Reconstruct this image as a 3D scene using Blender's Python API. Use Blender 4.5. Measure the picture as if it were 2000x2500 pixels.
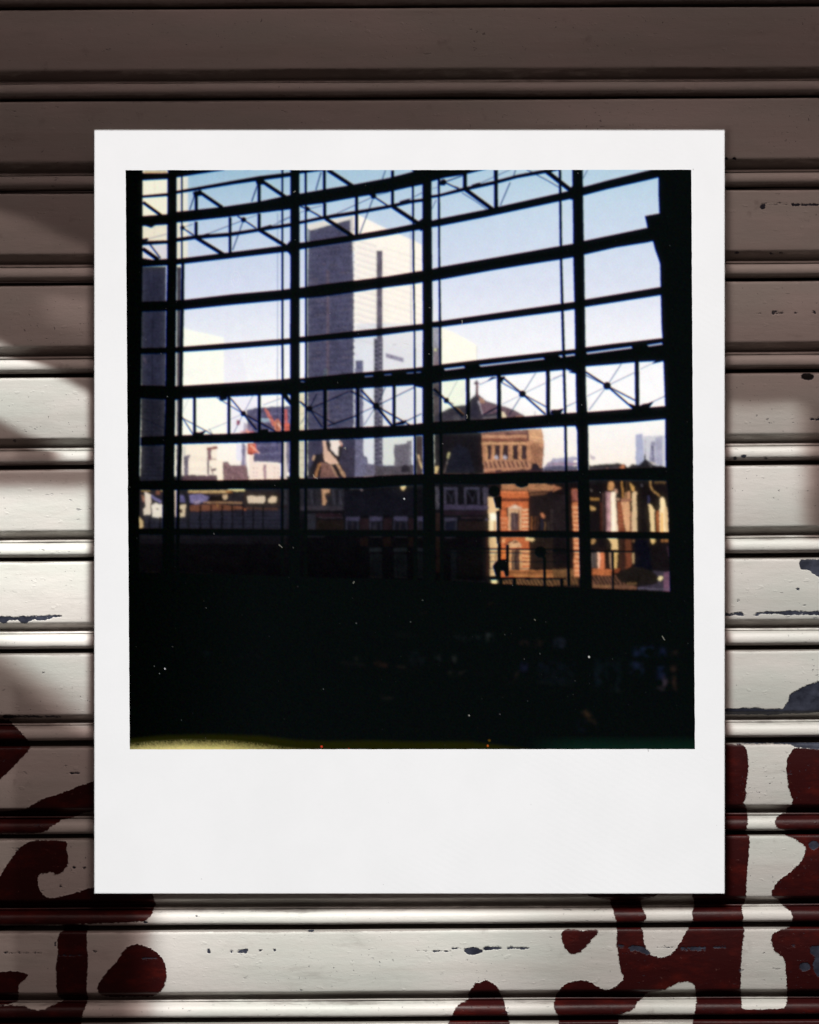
import bpy, math, random
import numpy as np
from mathutils import Vector, Matrix

random.seed(7); RNG = np.random.default_rng(7)
for o in list(bpy.data.objects): bpy.data.objects.remove(o, do_unlink=True)
scene = bpy.context.scene
COL = scene.collection

# ------------------------------------------------------------------ scale
# lengths were measured on a 2000 x 2500 sheet; one of those units is a third of a millimetre here
U = 1.0 / 3000.0
D = 1.2                    # camera to shutter, metres
EYE = 700.0                # height of the lens axis on that sheet
def X(u): return (u - 1000.0) * U
def Z(v): return (1250.0 - v) * U

# ------------------------------------------------------------------ camera
cam_d = bpy.data.cameras.new("camera"); cam = bpy.data.objects.new("camera", cam_d); COL.objects.link(cam)
cam.location = (0, -D, Z(EYE)); cam.rotation_euler = (math.pi/2, 0, 0)
cam_d.sensor_fit = 'VERTICAL'; cam_d.sensor_height = 24.0
H = 2500 * U
cam_d.lens = 24.0 * D / H
cam_d.shift_y = -(1250 - EYE) * U / H
cam_d.clip_start = 0.01; cam_d.clip_end = 100
scene.camera = cam
scene.view_settings.view_transform = 'Standard'; scene.view_settings.look = 'None'
scene.view_settings.exposure = 0; scene.view_settings.gamma = 1

# ------------------------------------------------------------------ node helper
class Sk:
    """tiny arithmetic wrapper round node sockets"""
    def __init__(s, nt, v): s.nt = nt; s.v = v
    def _m(s, op, b=None, c=None, clamp=False):
        n = s.nt.nodes.new('ShaderNodeMath'); n.operation = op; n.use_clamp = clamp
        for i, a in enumerate((s, b, c)):
            if a is None: continue
            if isinstance(a, Sk): s.nt.links.new(a.v, n.inputs[i])
            else: n.inputs[i].default_value = float(a)
        return Sk(s.nt, n.outputs[0])
    def __add__(s, b): return s._m('ADD', b)
    __radd__ = __add__
    def __mul__(s, b): return s._m('MULTIPLY', b)
    __rmul__ = __mul__
    def __sub__(s, b): return s._m('SUBTRACT', b)
    def __rsub__(s, b): return (s * -1) + b
    def __truediv__(s, b): return s._m('DIVIDE', b)
    def mx(s, b): return s._m('MAXIMUM', b)
    def mn(s, b): return s._m('MINIMUM', b)
    def sm(s, a, b):
        n = s.nt.nodes.new('ShaderNodeMapRange'); n.interpolation_type = 'SMOOTHSTEP'
        s.nt.links.new(s.v, n.inputs['Value'])
        n.inputs['From Min'].default_value = a; n.inputs['From Max'].default_value = b
        return Sk(s.nt, n.outputs['Result'])

# ------------------------------------------------------------------ light
w = bpy.data.worlds.new("World"); scene.world = w; w.use_nodes = True
bg = w.node_tree.nodes['Background']; bg.inputs[0].default_value = (1.0, 0.66, 0.59, 1); bg.inputs[1].default_value = 0.030

def area(name, loc, target, sx, sy, power, col):
    l = bpy.data.lights.new(name, 'AREA'); l.shape = 'RECTANGLE'; l.size = sx; l.size_y = sy
    l.energy = power; l.color = col
    o = bpy.data.objects.new(name, l); COL.objects.link(o); o.location = loc
    o.rotation_euler = (Vector(target) - Vector(loc)).to_track_quat('-Z', 'Y').to_euler()
    return o
area("overhead_softbox", (0.05, -0.95, 1.45), (0.03, 0, 0.1), 0.9, 0.6, 2.5, (1.0, 0.70, 0.65))

FACE = -0.0042                                      # y of the print's face
def masked_lamp(name, loc, power, col, plane_y, radius, fn, tint=None):
    """added projector: a spot lamp whose strength (fn) draws light and shade on the plane y = plane_y"""
    l = bpy.data.lights.new(name, 'SPOT'); l.energy = power; l.color = col
    l.shadow_soft_size = radius; l.spot_size = math.radians(60); l.spot_blend = 0.3
    o = bpy.data.objects.new(name, l); COL.objects.link(o); o.location = loc
    o.rotation_euler = (Vector((0, plane_y, 0)) - Vector(loc)).to_track_quat('-Z', 'Y').to_euler()
    l.use_nodes = True; nt = l.node_tree
    em = nt.nodes['Emission']
    geo = nt.nodes.new('ShaderNodeNewGeometry')
    sep = nt.nodes.new('ShaderNodeSeparateXYZ'); nt.links.new(geo.outputs['Incoming'], sep.inputs[0])
    dx, dy, dz = (Sk(nt, sep.outputs[i]) for i in range(3))
    def at(py): return (dx / dy * (py - loc[1]) + loc[0]) / U + 1000.0, 1250.0 - (dz / dy * (py - loc[1]) + loc[2]) / U
    lev = fn(*at(plane_y), *at(FACE), nt)
    nt.links.new(lev.v, em.inputs['Strength'])
    if tint:                                        # lamp colour reddened where the drawn light is weak
        mx = nt.nodes.new('ShaderNodeMix'); mx.data_type = 'RGBA'; nt.links.new(lev.sm(0.02, tint[3]).v, mx.inputs['Factor'])
        mx.inputs[6].default_value = (*tint[:3], 1); mx.inputs[7].default_value = (1, 1, 1, 1); nt.links.new(mx.outputs[2], em.inputs['Color'])
    return o

def shrink(u, v, y=FACE):                           # point on plane y that lines up with sheet point (u, v)
    k = (D + y) / D
    return 1000 + (u - 1000) * k, EYE + (v - EYE) * k
PL, PT = shrink(230, 317); PR, PB = shrink(1770, 2182)

def dapple_mask(u, v, fu, fv, nt):
    # dapple drawn into the lamp's strength: open light low on the shutter, shade above
    tc = nt.nodes.new('ShaderNodeCombineXYZ'); nt.links.new((u * 0.008).v, tc.inputs[0]); nt.links.new((v * 0.011).v, tc.inputs[1])
    nz = nt.nodes.new('ShaderNodeTexNoise'); nz.inputs['Scale'].default_value = 1.0; nz.inputs['Detail'].default_value = 1.5
    nt.links.new(tc.outputs[0], nz.inputs['Vector'])
    n = (Sk(nt, nz.outputs['Fac']) - 0.5)
    vw = v + n * 16.0; uw = u + n * 34.0
    # left flank
    s1 = (vw - u * 0.55).sm(824, 846)
    bA = (vw - u * 0.5).sm(1008, 1036) * (1 - v.sm(1128, 1142)) * (1 - u.sm(112, 178))
    bB = v.sm(1126, 1142) * (1 - vw.sm(1164, 1206)) * 0.80
    peak = v.sm(1180, 1240) * (1 - v.sm(1540, 1610)) * 0.50
    low = (vw - u * 0.78).sm(1505, 1665) * (1 - uw.sm(290, 430)) * 0.87
    upper = (vw - u * 0.4).sm(492, 530) * 0.12 + u.sm(70, 150) * (vw - u * 0.12).sm(688, 712) * (1 - (vw - u * 0.3).sm(715, 790)) * 0.10 + (1 - (u * 1.2 - v).sm(-830, -795)) * v.sm(815, 835) * 0.12 * (1 - u.sm(20, 60))
    edge_fall = 1 - v.sm(1900, 2550) * 0.12
    L = (s1 * (1 + peak) * (1 - bA.mx(bB) * 0.93) * 1.16 * (1 - low)).mx(upper)
    # foot
    foot = uw.sm(300, 430) * (1.46 - u.sm(1050, 1450) * 0.55) * (1 - v.sm(2350, 2520) * 0.12)
    # right flank
    r1 = vw.sm(955, 1004) * (0.66 + v.sm(1040, 1100) * 0.34)
    rs = uw.sm(1925, 2010) * (1 - vw.sm(1270, 1330)) * 0.82
    R = (r1 * (1 - rs) * 1.03 * edge_fall).mx(v.sm(60, 760) * 0.20)
    left = 1 - u.sm(300, 760)
    right = u.sm(850, 1600)
    top = v.sm(-200, 130) * (1 - (v - 140).sm(0, 200)) * u.sm(200, 900) * (1 - u.sm(1000, 1900)) * 0.016
    isfoot = v.sm(2120, 2150) * (1 - u.sm(1500, 1650))
    sides = (L * left).mx(R * right).mx(top)
    tot = sides * (1 - isfoot) + isfoot * (foot.mx(L * left))
    # mask cuts the lamp at the print; soft edge imitates its shadow
    du = (PL - fu).mx(fu - PR); dv = (PT - fv).mx(fv - PB)
    out = du.mx(dv).sm(5.0, 24.0)
    return tot * out * 2.6

masked_lamp("masked_daylight", (0.1, -2.45, 3.05), 300, (1.0, 0.985, 0.945), -0.0018, 0.003, dapple_mask, (1.0, 0.74, 0.70, 1.1 * 2.6))  # unseen lamp standing for daylight; patches of shade are drawn in

def print_mask(_u, _v, u, v, nt):
    du = (PL - u).mx(u - PR); dv = (PT - v).mx(v - PB)
    return (1 - du.mx(dv).sm(-1.2, 0.2)) * (1.0 - v.sm(PT, PB) * 0.01) * 1.50
masked_lamp("added_print_lamp", (0.0, -3.4, -0.12), 300, (0.985, 0.995, 1.0), FACE, 0.001, print_mask)  # added lamp that brightens only the print, evenly

# ------------------------------------------------------------------ common builders
def link(name, me, mats, parent=None):
    o = bpy.data.objects.new(name, me); COL.objects.link(o)
    for m in (mats if isinstance(mats, (list, tuple)) else [mats]): me.materials.append(m)
    if parent: o.parent = parent
    return o
def grid_mesh(name, P, smooth=True):
    """P: (rows, cols, 3) array of points"""
    r, c, _ = P.shape
    idx = np.arange(r * c, dtype=np.int32).reshape(r, c)
    q = np.stack([idx[:-1, :-1], idx[1:, :-1], idx[1:, 1:], idx[:-1, 1:]], -1).reshape(-1, 4)
    me = bpy.data.meshes.new(name)
    me.vertices.add(r * c); me.vertices.foreach_set('co', P.reshape(-1).astype(np.float32))
    me.loops.add(q.size); me.loops.foreach_set('vertex_index', q.reshape(-1))
    me.polygons.add(len(q)); me.polygons.foreach_set('loop_start', np.arange(len(q), dtype=np.int32) * 4)
    me.polygons.foreach_set('use_smooth', np.full(len(q), smooth))
    me.update(calc_edges=True); me.validate()
    return me
def fattr(me, name, a):
    at = me.attributes.new(name, 'FLOAT', 'POINT'); at.data.foreach_set('value', a.reshape(-1).astype(np.float32))
def crop(ox, oy, s):
    return lambda pts: [(ox + x / s, oy + y / s) for x, y in pts]
def flat(t): return [(t[i], t[i + 1]) for i in range(0, len(t), 2)]

# ------------------------------------------------------------------ painted and chipped patches on the shutter (traced outlines)
L5 = crop(0, 1300, 4.313); L6 = crop(0, 1700, 4.313); BL = crop(0, 2100, 1.725); BR = crop(1000, 2100, 1.725)
R1 = crop(1700, 300, 4.313); R2 = crop(1700, 750, 4.313); R3 = crop(1700, 1200, 4.313); R4 = crop(1700, 1650, 3.92)
RED = [
 L6(flat([-300,235,0,240,125,250,130,300,190,340,240,400,290,460,320,500,320,545,290,590,240,640,180,700,100,790,0,880,-300,1000])),
 L6(flat([-300,1210,0,1210,200,1200,290,1180,420,1090,560,1045,700,1005,820,950,990,890,1400,760,1400,1150,990,1212,860,1225,805,1270,640,1300,620,1330,520,1378,520,1400,460,1430,380,1445,0,1450,-300,1450])),
 L6(flat([-300,2000,0,1910,40,1820,110,1720,180,1630,230,1570,320,1525,450,1512,700,1520,710,1560,700,1620,722,1680,722,1760,690,1820,630,1870,565,1878,555,1850,440,1865,400,1885,400,1990,430,2060,480,2120,580,2125,760,2080,990,2005,1400,1900,1600,2000])) +
 BL(flat([645,142,650,160,655,185,645,220,625,250,590,260,380,268,250,272,60,282,0,300,-120,300])),
 BL(flat([255,262,380,272,370,300,365,310,370,420,365,560,375,590,350,640,340,690,340,760,-120,760,-120,612,0,612,110,614,125,628,180,634,215,610,285,590,240,578,235,450,245,400,240,310,280,295])),
 BL(flat([550,355,590,355,640,370,690,415,705,470,700,520,660,576,430,576,405,545,415,520,440,480,490,430,520,380])),
 BL(flat([-120,470,0,472,50,466,110,475,122,480,100,510,80,520,78,570,75,602,0,610,-120,610])),
 BR(flat([735,60,1055,60,1055,142,1020,158,970,165,975,190,1000,240,995,250,970,275,985,300,985,340,1000,380,1015,400,1070,415,1110,390,1140,350,1170,290,1190,265,1195,240,1185,225,1205,190,1185,142,1185,0,1428,0,1420,60,1418,165,1395,195,1408,240,1400,275,1412,290,1405,340,1395,450,1395,560,1400,600,1395,630,1585,625,1588,600,1590,560,1580,410,1560,400,1530,375,1520,330,1535,300,1600,285,1615,250,1610,215,1570,195,1560,165,1525,145,1530,120,1600,60,1650,0,1900,0,1900,760,1190,760,1195,650,1210,620,1205,560,1200,520,1160,508,1110,525,1070,550,990,560,985,580,955,600,950,630,880,650,880,690,880,760,630,760,630,690,625,650,605,620,610,590,620,560,660,515,740,502,790,530,820,548,850,545,890,515,905,500,885,450,870,340,875,290,865,230,845,180,850,165,780,160,735,142])),
 BR(flat([640,295,680,290,720,297,790,292,800,305,770,330,730,380,700,400,670,395,640,345])),
 BR(flat([245,560,270,530,272,518,300,515,320,502,345,515,375,535,380,560,390,570,400,595,405,625,415,650,425,690,425,760,150,760,160,690,185,640,205,605,250,590])),
 R4(flat([0,655,460,655,480,700,495,780,500,880,495,960,475,1060,480,1150,450,1215,480,1250,485,1330,500,1350,490,1440,465,1500,500,1530,515,1545,505,1700,495,1800,485,1950,470,2100,470,2200,0,2200])),
 R4(flat([950,685,1000,690,1176,700,1500,705,1500,2000,1500,2200,900,2200,760,2130,725,2110,715,2060,740,2060,750,2010,800,1940,880,1900,1000,1790,1040,1700,1050,1650,1030,1620,970,1580,930,1550,810,1520,880,1505,850,1470,770,1460,750,1400,770,1350,800,1325,880,1300,850,1270,915,1240,925,1190,910,1150,880,1060,865,930,860,850,870,780,920,710])),
]
def chaikin(p, n=2):
    for _ in range(n):
        q = []
        for (x0, y0), (x1, y1) in zip(p, p[1:] + p[:1]):
            f = .25 if math.hypot(x1-x0, y1-y0) < 60 else .12
            q += [(x0*(1-f)+x1*f, y0*(1-f)+y1*f), (x0*f+x1*(1-f), y0*f+y1*(1-f))]
        p = q
    return p
RED = [chaikin(p) for p in RED]
def spot(x, y, rx, ry=None, n=10):
    ry = ry or rx
    return [(x + rx * math.cos(2*math.pi*i/n), y + ry * math.sin(2*math.pi*i/n)) for i in range(n)]
def scab(x0, x1, y, h, step=9, r=random.Random(3)):
    """irregular flaked line along a slat"""
    up, dn = [], []; x = x0
    while x < x1:
        up.append((x, y - h * r.uniform(0.0, 1.0))); dn.append((x, y + h * r.uniform(0.0, 1.0))); x += step * r.uniform(.5, 1.5)
    return [(x0 - 3, y)] + up + [(x1 + 3, y)] + dn[::-1]
CHIP = [
 R3(flat([1090,720,1294,715,1500,710,1500,1000,1400,960,1294,905,1240,870,1190,830,1110,820,1090,780])),
 R4(flat([830,320,885,240,900,180,1000,120,1110,75,1176,60,1500,30,1500,340,1080,352,940,355,820,360,680,372,640,363,540,365,275,370,0,370,0,315,275,315,480,315,540,308,600,310,640,322])),
 R4(flat([380,648,640,642,900,650,950,682,1176,700,1500,705,1500,645,900,640,640,636])),
 R3(flat([200,1275,302,1280,330,1290,430,1278,470,1270,480,1285,520,1295,480,1310,420,1302,302,1308,200,1300])),
 R3(flat([610,1300,640,1282,700,1270,860,1268,1000,1262,1130,1268,1500,1270,1500,1298,1294,1298,900,1298,890,1284,780,1292,700,1284,650,1306])),
 R3(spot(1070,1032,17,9)), R3(spot(1140,1195,16,7)), R3(spot(443,1150,8,12)),
 R1(spot(700,885,26,24)), R1(scab(700, 1000, 852, 9)), R1(scab(1005, 1290, 862, 18)), R1(spot(430,1368,26,9)), R1(spot(790,1375,24,8)), R1(spot(890,1368,26,8)), R1(spot(320,378,18,14)), R1(spot(400,376,20,14)),
 R2(spot(1172,732,64,35,18)), R2(scab(800,925,57,13)), R2(scab(1040,1085,60,10)), R2(scab(1220,1260,55,14)), R2(scab(1200,1320,1180,12)), R2(scab(630,680,62,7)),
 R2(spot(500,1570,26,14)), R2(spot(410,1590,20,12)), R2(spot(740,1590,18,10)),
 L5(flat([-300,900,-60,890,0,890,40,885,150,892,260,882,290,890,380,882,490,885,510,872,655,875,650,882,570,890,540,905,490,910,480,922,410,925,360,910,310,935,280,960,260,960,220,945,205,918,90,920,60,955,20,950,0,930,-60,930,-300,930])),
 L5(flat([20,1945,60,1925,240,1930,250,1942,150,1946,20,1952])), L5(flat([265,1930,420,1932,445,1944,280,1947])), L5(flat([470,1930,640,1936,640,1945,480,1944])),
 L5(spot(458,1482,10,7)), L6(flat([735,808,790,798,840,798,838,806,790,812,740,817])), L6(flat([130,1605,200,1598,210,1612,180,1628])), crop(0,850,4.313)(spot(152,975,13,12)),
 L6(spot(780,1808,14,12)), L6(spot(895,1810,18,9)), L6(spot(640,2000,14,12)),
 BL(spot(880,384,6,7)), BL(spot(938,384,4)), BL(spot(975,384,8,6)), BL(spot(1015,384,15,7)), BL(spot(1038,383,6,7)), BL(spot(1097,382,7,4)), BL(spot(1157,380,5,6)), BL(spot(1310,297,12,3)), BL(spot(612,262,10,4)), BL(spot(398,385,7,4)),
 BL(spot(1650,8,0.1)), BL(spot(1270,549,5,3)), BL(spot(828,235,4)), BL(spot(235,355,3,10)),
 BL(scab(20,90,389,3)), BL(scab(105,125,390,4)), BL(scab(140,180,390,4)),
 BR(flat([225,378,250,372,270,368,305,378,312,388,290,394,270,398,240,393])), BR(scab(180,215,372,4)), BR(scab(315,388,371,8)), BR(scab(412,500,370,5)), BR(scab(100,170,384,2)), BR(scab(30,80,380,2)),
 BR(flat([925,368,945,360,990,368,1015,395,1000,398,985,388,950,378,930,380])), BR(scab(1140,1245,372,10)), BR(scab(1280,1328,366,6)), BR(scab(1035,1110,366,2)), BR(scab(1600,1690,362,3)),
 BR(flat([1690,368,1725,360,1900,350,1900,500,1720,490,1705,470,1700,430,1715,410,1690,390])), BR(spot(1665,448,22,18,14)), BR(scab(880,905,365,12)),
 BL(scab(250,350,400,5)), BL(scab(600,665,415,5)), R4(spot(1125,1620,50,38,12)),
]
def sdf(polys, pu, pv, reach=30.0):
    """signed distance (positive inside) to the union of the outlines, clamped"""
    out = np.full(pu.shape, -reach, np.float32)
    for poly in polys:
        a = np.array(poly, np.float64)
        m = (pu > a[:,0].min()-reach) & (pu < a[:,0].max()+reach) & (pv > a[:,1].min()-reach) & (pv < a[:,1].max()+reach)
        if not m.any(): continue
        x = pu[m]; y = pv[m]; b = np.roll(a, -1, 0)
        d = np.full(x.shape, 1e9); ins = np.zeros(x.shape, bool)
        for (x0, y0), (x1, y1) in zip(a, b):
            ex, ey = x1-x0, y1-y0; L2 = ex*ex+ey*ey + 1e-9
            t = np.clip(((x-x0)*ex + (y-y0)*ey)/L2, 0, 1)
            d = np.minimum(d, (x-x0-t*ex)**2 + (y-y0-t*ey)**2)
            if y0 != y1:
                c = ((y0 > y) != (y1 > y)) & (x < (x1-x0)*(y-y0)/(y1-y0) + x0); ins ^= c
        d = np.sqrt(d); s = np.clip(np.where(ins, d, -d), -reach, reach)
        out[m] = np.maximum(out[m], s)
    return out

# ------------------------------------------------------------------ shutter paint
def shutter_material():
    m = bpy.data.materials.new("cream_shutter_paint"); m.use_nodes = True; nt = m.node_tree; N = nt.nodes; K = nt.links
    bs = N['Principled BSDF']
    geo = N.new('ShaderNodeNewGeometry')
    def noise(scale, detail=3.0, rough=.55, st=(1, 1, 1), off=(0, 0, 0)):
        mp = N.new('ShaderNodeMapping'); mp.inputs['Scale'].default_value = st; mp.inputs['Location'].default_value = off
        K.new(geo.outputs['Position'], mp.inputs['Vector'])
        n = N.new('ShaderNodeTexNoise'); n.inputs['Scale'].default_value = scale; n.inputs['Detail'].default_value = detail; n.inputs['Roughness'].default_value = rough
        K.new(mp.outputs[0], n.inputs['Vector']); return Sk(nt, n.outputs['Fac'])
    def attr(nm):
        a = N.new('ShaderNodeAttribute'); a.attribute_name = nm; return Sk(nt, a.outputs['Fac'])
    def mix(f, a, b):
        n = N.new('ShaderNodeMix'); n.data_type = 'RGBA'; K.new(f.v, n.inputs['Factor'])
        for s, x in ((6, a), (7, b)):
            if isinstance(x, tuple): n.inputs[s].default_value = (*x, 1)
            else: K.new(x, n.inputs[s])
        return n.outputs[2]
    edge = noise(430, 4, .6) - 0.5
    edge2 = noise(130, 4, .65) - 0.5
    red = (attr('red') + edge * 11.0 + edge2 * 3.0)
    chip = (attr('chip') + edge * 8.0 + edge2 * 6.0 + 0.9)
    redm = red.sm(-1.1, 1.1); chipm = chip.sm(-0.9, 0.9)
    # tiny stray chips, pits and grime
    pit = noise(420, 2, .5, (1, 1, 1.0), (3, 1, 2)).sm(0.70, 0.735) * noise(9, 2, .5, (1, 1, 2), (5, 0, 1)).sm(0.42, 0.58)
    fleck = noise(170, 3, .6, (0.6, 1, 1.4), (9, 2, 4)).sm(0.665, 0.71) * noise(6, 2, .5, (1, 1, 3), (1, 7, 1)).sm(0.46, 0.60)
    warm = noise(11, 4, .6, (.6, 1, 1.6)).sm(0.34, 0.66)
    streak = noise(26, 5, .7, (0.12, 1, 2.2), (2, 2, 8)).sm(0.40, 0.72)
    cream = mix(warm, (0.585, 0.600, 0.560), (0.665, 0.635, 0.605))
    cream = mix(streak * 0.28, cream, (0.48, 0.43, 0.39))
    grain = noise(900, 2, .6)
    cream = mix(grain.sm(0.35, 0.8) * 0.10, cream, (0.40, 0.37, 0.34))
    # patchy dirt, plus shade painted into the joints with ragged, streaky edges
    joint_shade = (noise(34, 5, .7, (0.22, 1, 1.3), (4, 4, 4)) * 0.9 + noise(150, 4, .7, (0.4, 1, 1), (2, 4, 4)) * 0.5 + attr('joint') * 0.62).sm(0.92, 1.22)
    dirt_shade = joint_shade.mx(noise(60, 5, .7, (0.25, 1, 1), (4, 4, 4)).sm(0.50, 0.72) * noise(7, 3, .6, (.5, 1, 1.5), (8, 2, 6)).sm(.45, .65) * 0.4)
    cream = mix(dirt_shade * 0.66, cream, (0.13, 0.10, 0.088))
    smudge = noise(48, 4, .65, (.8, 1, .8), (3, 8, 5)).sm(.60, .74) * noise(12, 2, .5, (1, 1, 2), (6, 1, 2)).sm(.45, .6)
    cream = mix(smudge * 0.38, cream, (0.20, 0.165, 0.15))
    scuff = noise(60, 4, .7, (0.5, 1, 1), (8, 0, 3)).sm(0.45, 0.75)
    rcol = mix(scuff, (0.030, 0.0020, 0.0022), (0.070, 0.0052, 0.0032))
    rcol = mix(noise(300, 3, .7, (1, 1, 1), (1, 1, 1)).sm(0.66, 0.72) * 0.55, rcol, (0.14, 0.06, 0.05))
    body = mix(redm, cream, rcol)
    metal = mix(noise(45, 4, .65, (1, 1, 1), (6, 6, 6)).sm(0.35, 0.68), (0.012, 0.014, 0.026), (0.050, 0.056, 0.085))
    metal = mix(attr('hole').sm(-0.6, 0.6), metal, (0.003, 0.003, 0.003))
    allchip = chipm.mx(pit * 0.55).mx(fleck * 0.5)
    col = mix(allchip, body, metal)
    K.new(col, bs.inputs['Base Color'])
    rough = 0.42 + noise(30, 4, .6, (.3, 1, 1)) * 0.16 + chipm * 0.15
    K.new(rough.v, bs.inputs['Roughness'])
    bs.inputs['Specular IOR Level'].default_value = 0.32
    # relief: brushed paint, lumps under it, thickness of coats and flakes
    h = noise(120, 5, .65, (0.22, 1, 1.0), (1, 3, 3)) * 0.55 + noise(55, 4, .6, (.8, 1, 1), (2, 9, 3)) * 0.5 + grain * 0.10
    h = h + noise(190, 2, .5, (.7, 1, 1), (4, 1, 9)).sm(0.64, 0.76) * 0.28 + noise(420, 3, .7, (.3, 1, 1), (7, 7, 7)) * 0.22
    h = h + red.sm(-2.5, 1.0) * 0.35 - chip.sm(-2.0, 1.5) * 0.9 - pit * 0.4 - fleck * 0.4 - attr('hole').sm(-3, 1) * 2
    bp = N.new('ShaderNodeBump'); bp.inputs['Strength'].default_value = 0.7; bp.inputs['Distance'].default_value = 0.0007
    K.new(h.v, bp.inputs['Height']); K.new(bp.outputs[0], bs.inputs['Normal'])
    return m
SHUT = shutter_material()

# ------------------------------------------------------------------ the roller shutter
def E(name, loc, label=None, cat=None):
    o = bpy.data.objects.new(name, None); COL.objects.link(o); o.location = loc; o.empty_display_size = 0.02
    if label: o['label'] = label; o['category'] = cat
    return o
shutter = E('roller_shutter', (0, 0, Z(3180)), 'cream painted metal roller shutter with dark red strokes and flaking chips', 'shutter')

def dense(pr, step):
    out = [pr[0]]
    for a, b in zip(pr, pr[1:]):
        n = max(1, int(math.hypot(b[0]-a[0], b[1]-a[1]) / step + .5))
        for i in range(1, n + 1): out.append((a[0] + (b[0]-a[0]) * i/n, a[1] + (b[1]-a[1]) * i/n))
    return out
PANEL = dense([(-8, 72), (-4, 60), (-1, 34), (0, 22), (0, 4.5), (0.8, 2), (2.5, .6), (8, 0)], 6) + \
        [(v, -4.0 * math.sin(math.pi * (v - 8) / 139)) for v in np.arange(13.8, 146, 5.9)] + \
        dense([(147, 0.4), (149, 2.0), (152, 5.5), (155, 10), (158, 14.6), (161, 18.6), (163.5, 23.6), (166, 27), (168.5, 29), (170.5, 29), (172.5, 26), (174.5, 21.5), (177, 19), (179, 19.4), (180, 23), (181.5, 38)], 6)
BEAD = [(180.6, 40), (181.2, 14), (181.6, 6), (182.6, 1.5), (184.5, -1.5), (187, -3.6), (190, -5.2), (193.5, -6.4), (197, -7), (200.5, -6.9), (203.5, -6), (206, -4.2),
        (208, -1.6), (210, 1.8), (212, 5.6), (214, 10), (215.6, 15), (216.2, 26), (215.6, 50), (215.4, 72)]
us = np.arange(-450, 2451, 5.0)
def strip(name, prof, v0, seed):
    pr = np.array(prof)
    v = v0[0] + (v0[1] - v0[0]) * us[None, :] / 2000.0 + pr[:, 0][:, None]
    rr = np.random.default_rng(seed)
    # sheet metal is never dead flat: long shallow waves
    ph = rr.uniform(0, 6.28, 4)
    wob = 0.55 * np.sin(us / 240 + ph[0]) + 0.35 * np.sin(us / 97 + ph[1])
    wv = 0.45 * np.sin(us / 310 + ph[2]) + 0.25 * np.sin(us / 71 + ph[3])
    yy = pr[:, 1][:, None] + wob[None, :] * 0.7
    vv = v + wv[None, :]
    P = np.stack([np.broadcast_to(X(us)[None, :], vv.shape), yy * U, Z(vv)], -1)
    me = grid_mesh(name, P - np.array([0, 0, 0]))
    k = D / (D + yy * U)
    pu = 1000 + (np.broadcast_to(us[None, :], vv.shape) - 1000) * k; pv = EYE + (vv - EYE) * k
    fattr(me, 'joint', np.broadcast_to(np.interp(pr[:, 0], [-8, 0, 3, 10, 142, 152, 170, 181, 183, 205, 210, 216], [1, 1, .3, 0, 0, .7, 1, .55, .1, 0, .55, 1])[:, None], vv.shape))  # weight of the shade painted into the joints
    fattr(me, 'red', sdf(RED, pu, pv)); fattr(me, 'chip', sdf(CHIP, pu, pv)); fattr(me, 'hole', sdf([R2(spot(1172,732,60,32,18))], pu, pv))
    return me
LEFT = [-427, -201, 24, 249, 473.5, 698, 923, 1149, 1372.5, 1597.5, 1826, 2051, 2277.5, 2503, 2728.5, 2954]
RIGHT = [-436, -210, 15, 239, 463, 685.5, 910, 1136.5, 1363, 1588, 1816.5, 2040.5, 2267.5, 2493, 2718.5, 2944]
for j, v0 in enumerate(zip(LEFT, RIGHT)):
    base = Vector((0, 0, Z(sum(v0) / 2 + 224)))
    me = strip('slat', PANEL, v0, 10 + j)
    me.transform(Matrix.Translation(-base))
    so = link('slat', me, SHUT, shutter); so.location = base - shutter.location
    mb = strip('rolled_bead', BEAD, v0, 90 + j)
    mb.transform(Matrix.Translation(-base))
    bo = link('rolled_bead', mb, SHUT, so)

# ------------------------------------------------------------------ the printed picture (flat print, inked point by point)
OX, OY, CW, CH = 290, 400, 1420, 1445            # canvas, sheet units
BACK = np.zeros((CH, CW, 3), np.float32)         # far view
INK = np.zeros((CH, CW), np.float32)             # steelwork in silhouette
def s2l(c):
    c = np.asarray(c, np.float32) / 255.0
    return np.where(c <= 0.04045, c / 12.92, ((c + 0.055) / 1.055) ** 2.4)
def fill(pts):
    a = np.array(pts, np.float64) - (OX, OY)
    x0, y0 = np.floor(a.min(0)).astype(int); x1, y1 = np.ceil(a.max(0)).astype(int) + 1
    x0, y0 = max(x0, 0), max(y0, 0); x1, y1 = min(x1, CW), min(y1, CH)
    if x1 <= x0 or y1 <= y0: return None
    acc = np.zeros((y1 - y0, x1 - x0), np.float32)
    for sx, sy in ((.25, .25), (.75, .75), (.25, .75), (.75, .25)):
        gx = np.arange(x0, x1)[None, :] + sx; gy = np.arange(y0, y1)[:, None] + sy
        ins = np.zeros(acc.shape, bool)
        for (ax, ay), (bx, by) in zip(a, np.roll(a, -1, 0)):
            if ay == by: continue
            ins ^= ((ay > gy) != (by > gy)) & (gx < (bx - ax) * (gy - ay) / (by - ay) + ax)
        acc += ins * .25
    return (slice(y0, y1), slice(x0, x1)), acc
def bp_(pts, col, alpha=1.0):
    r = fill(pts)
    if r is None: return
    sl, m = r; m = (m * alpha)[..., None]
    BACK[sl] = BACK[sl] * (1 - m) + s2l(col) * m
def ik(pts, alpha=1.0):
    r = fill(pts)
    if r is None: return
    sl, m = r; INK[sl] = np.maximum(INK[sl], m * alpha)
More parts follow.
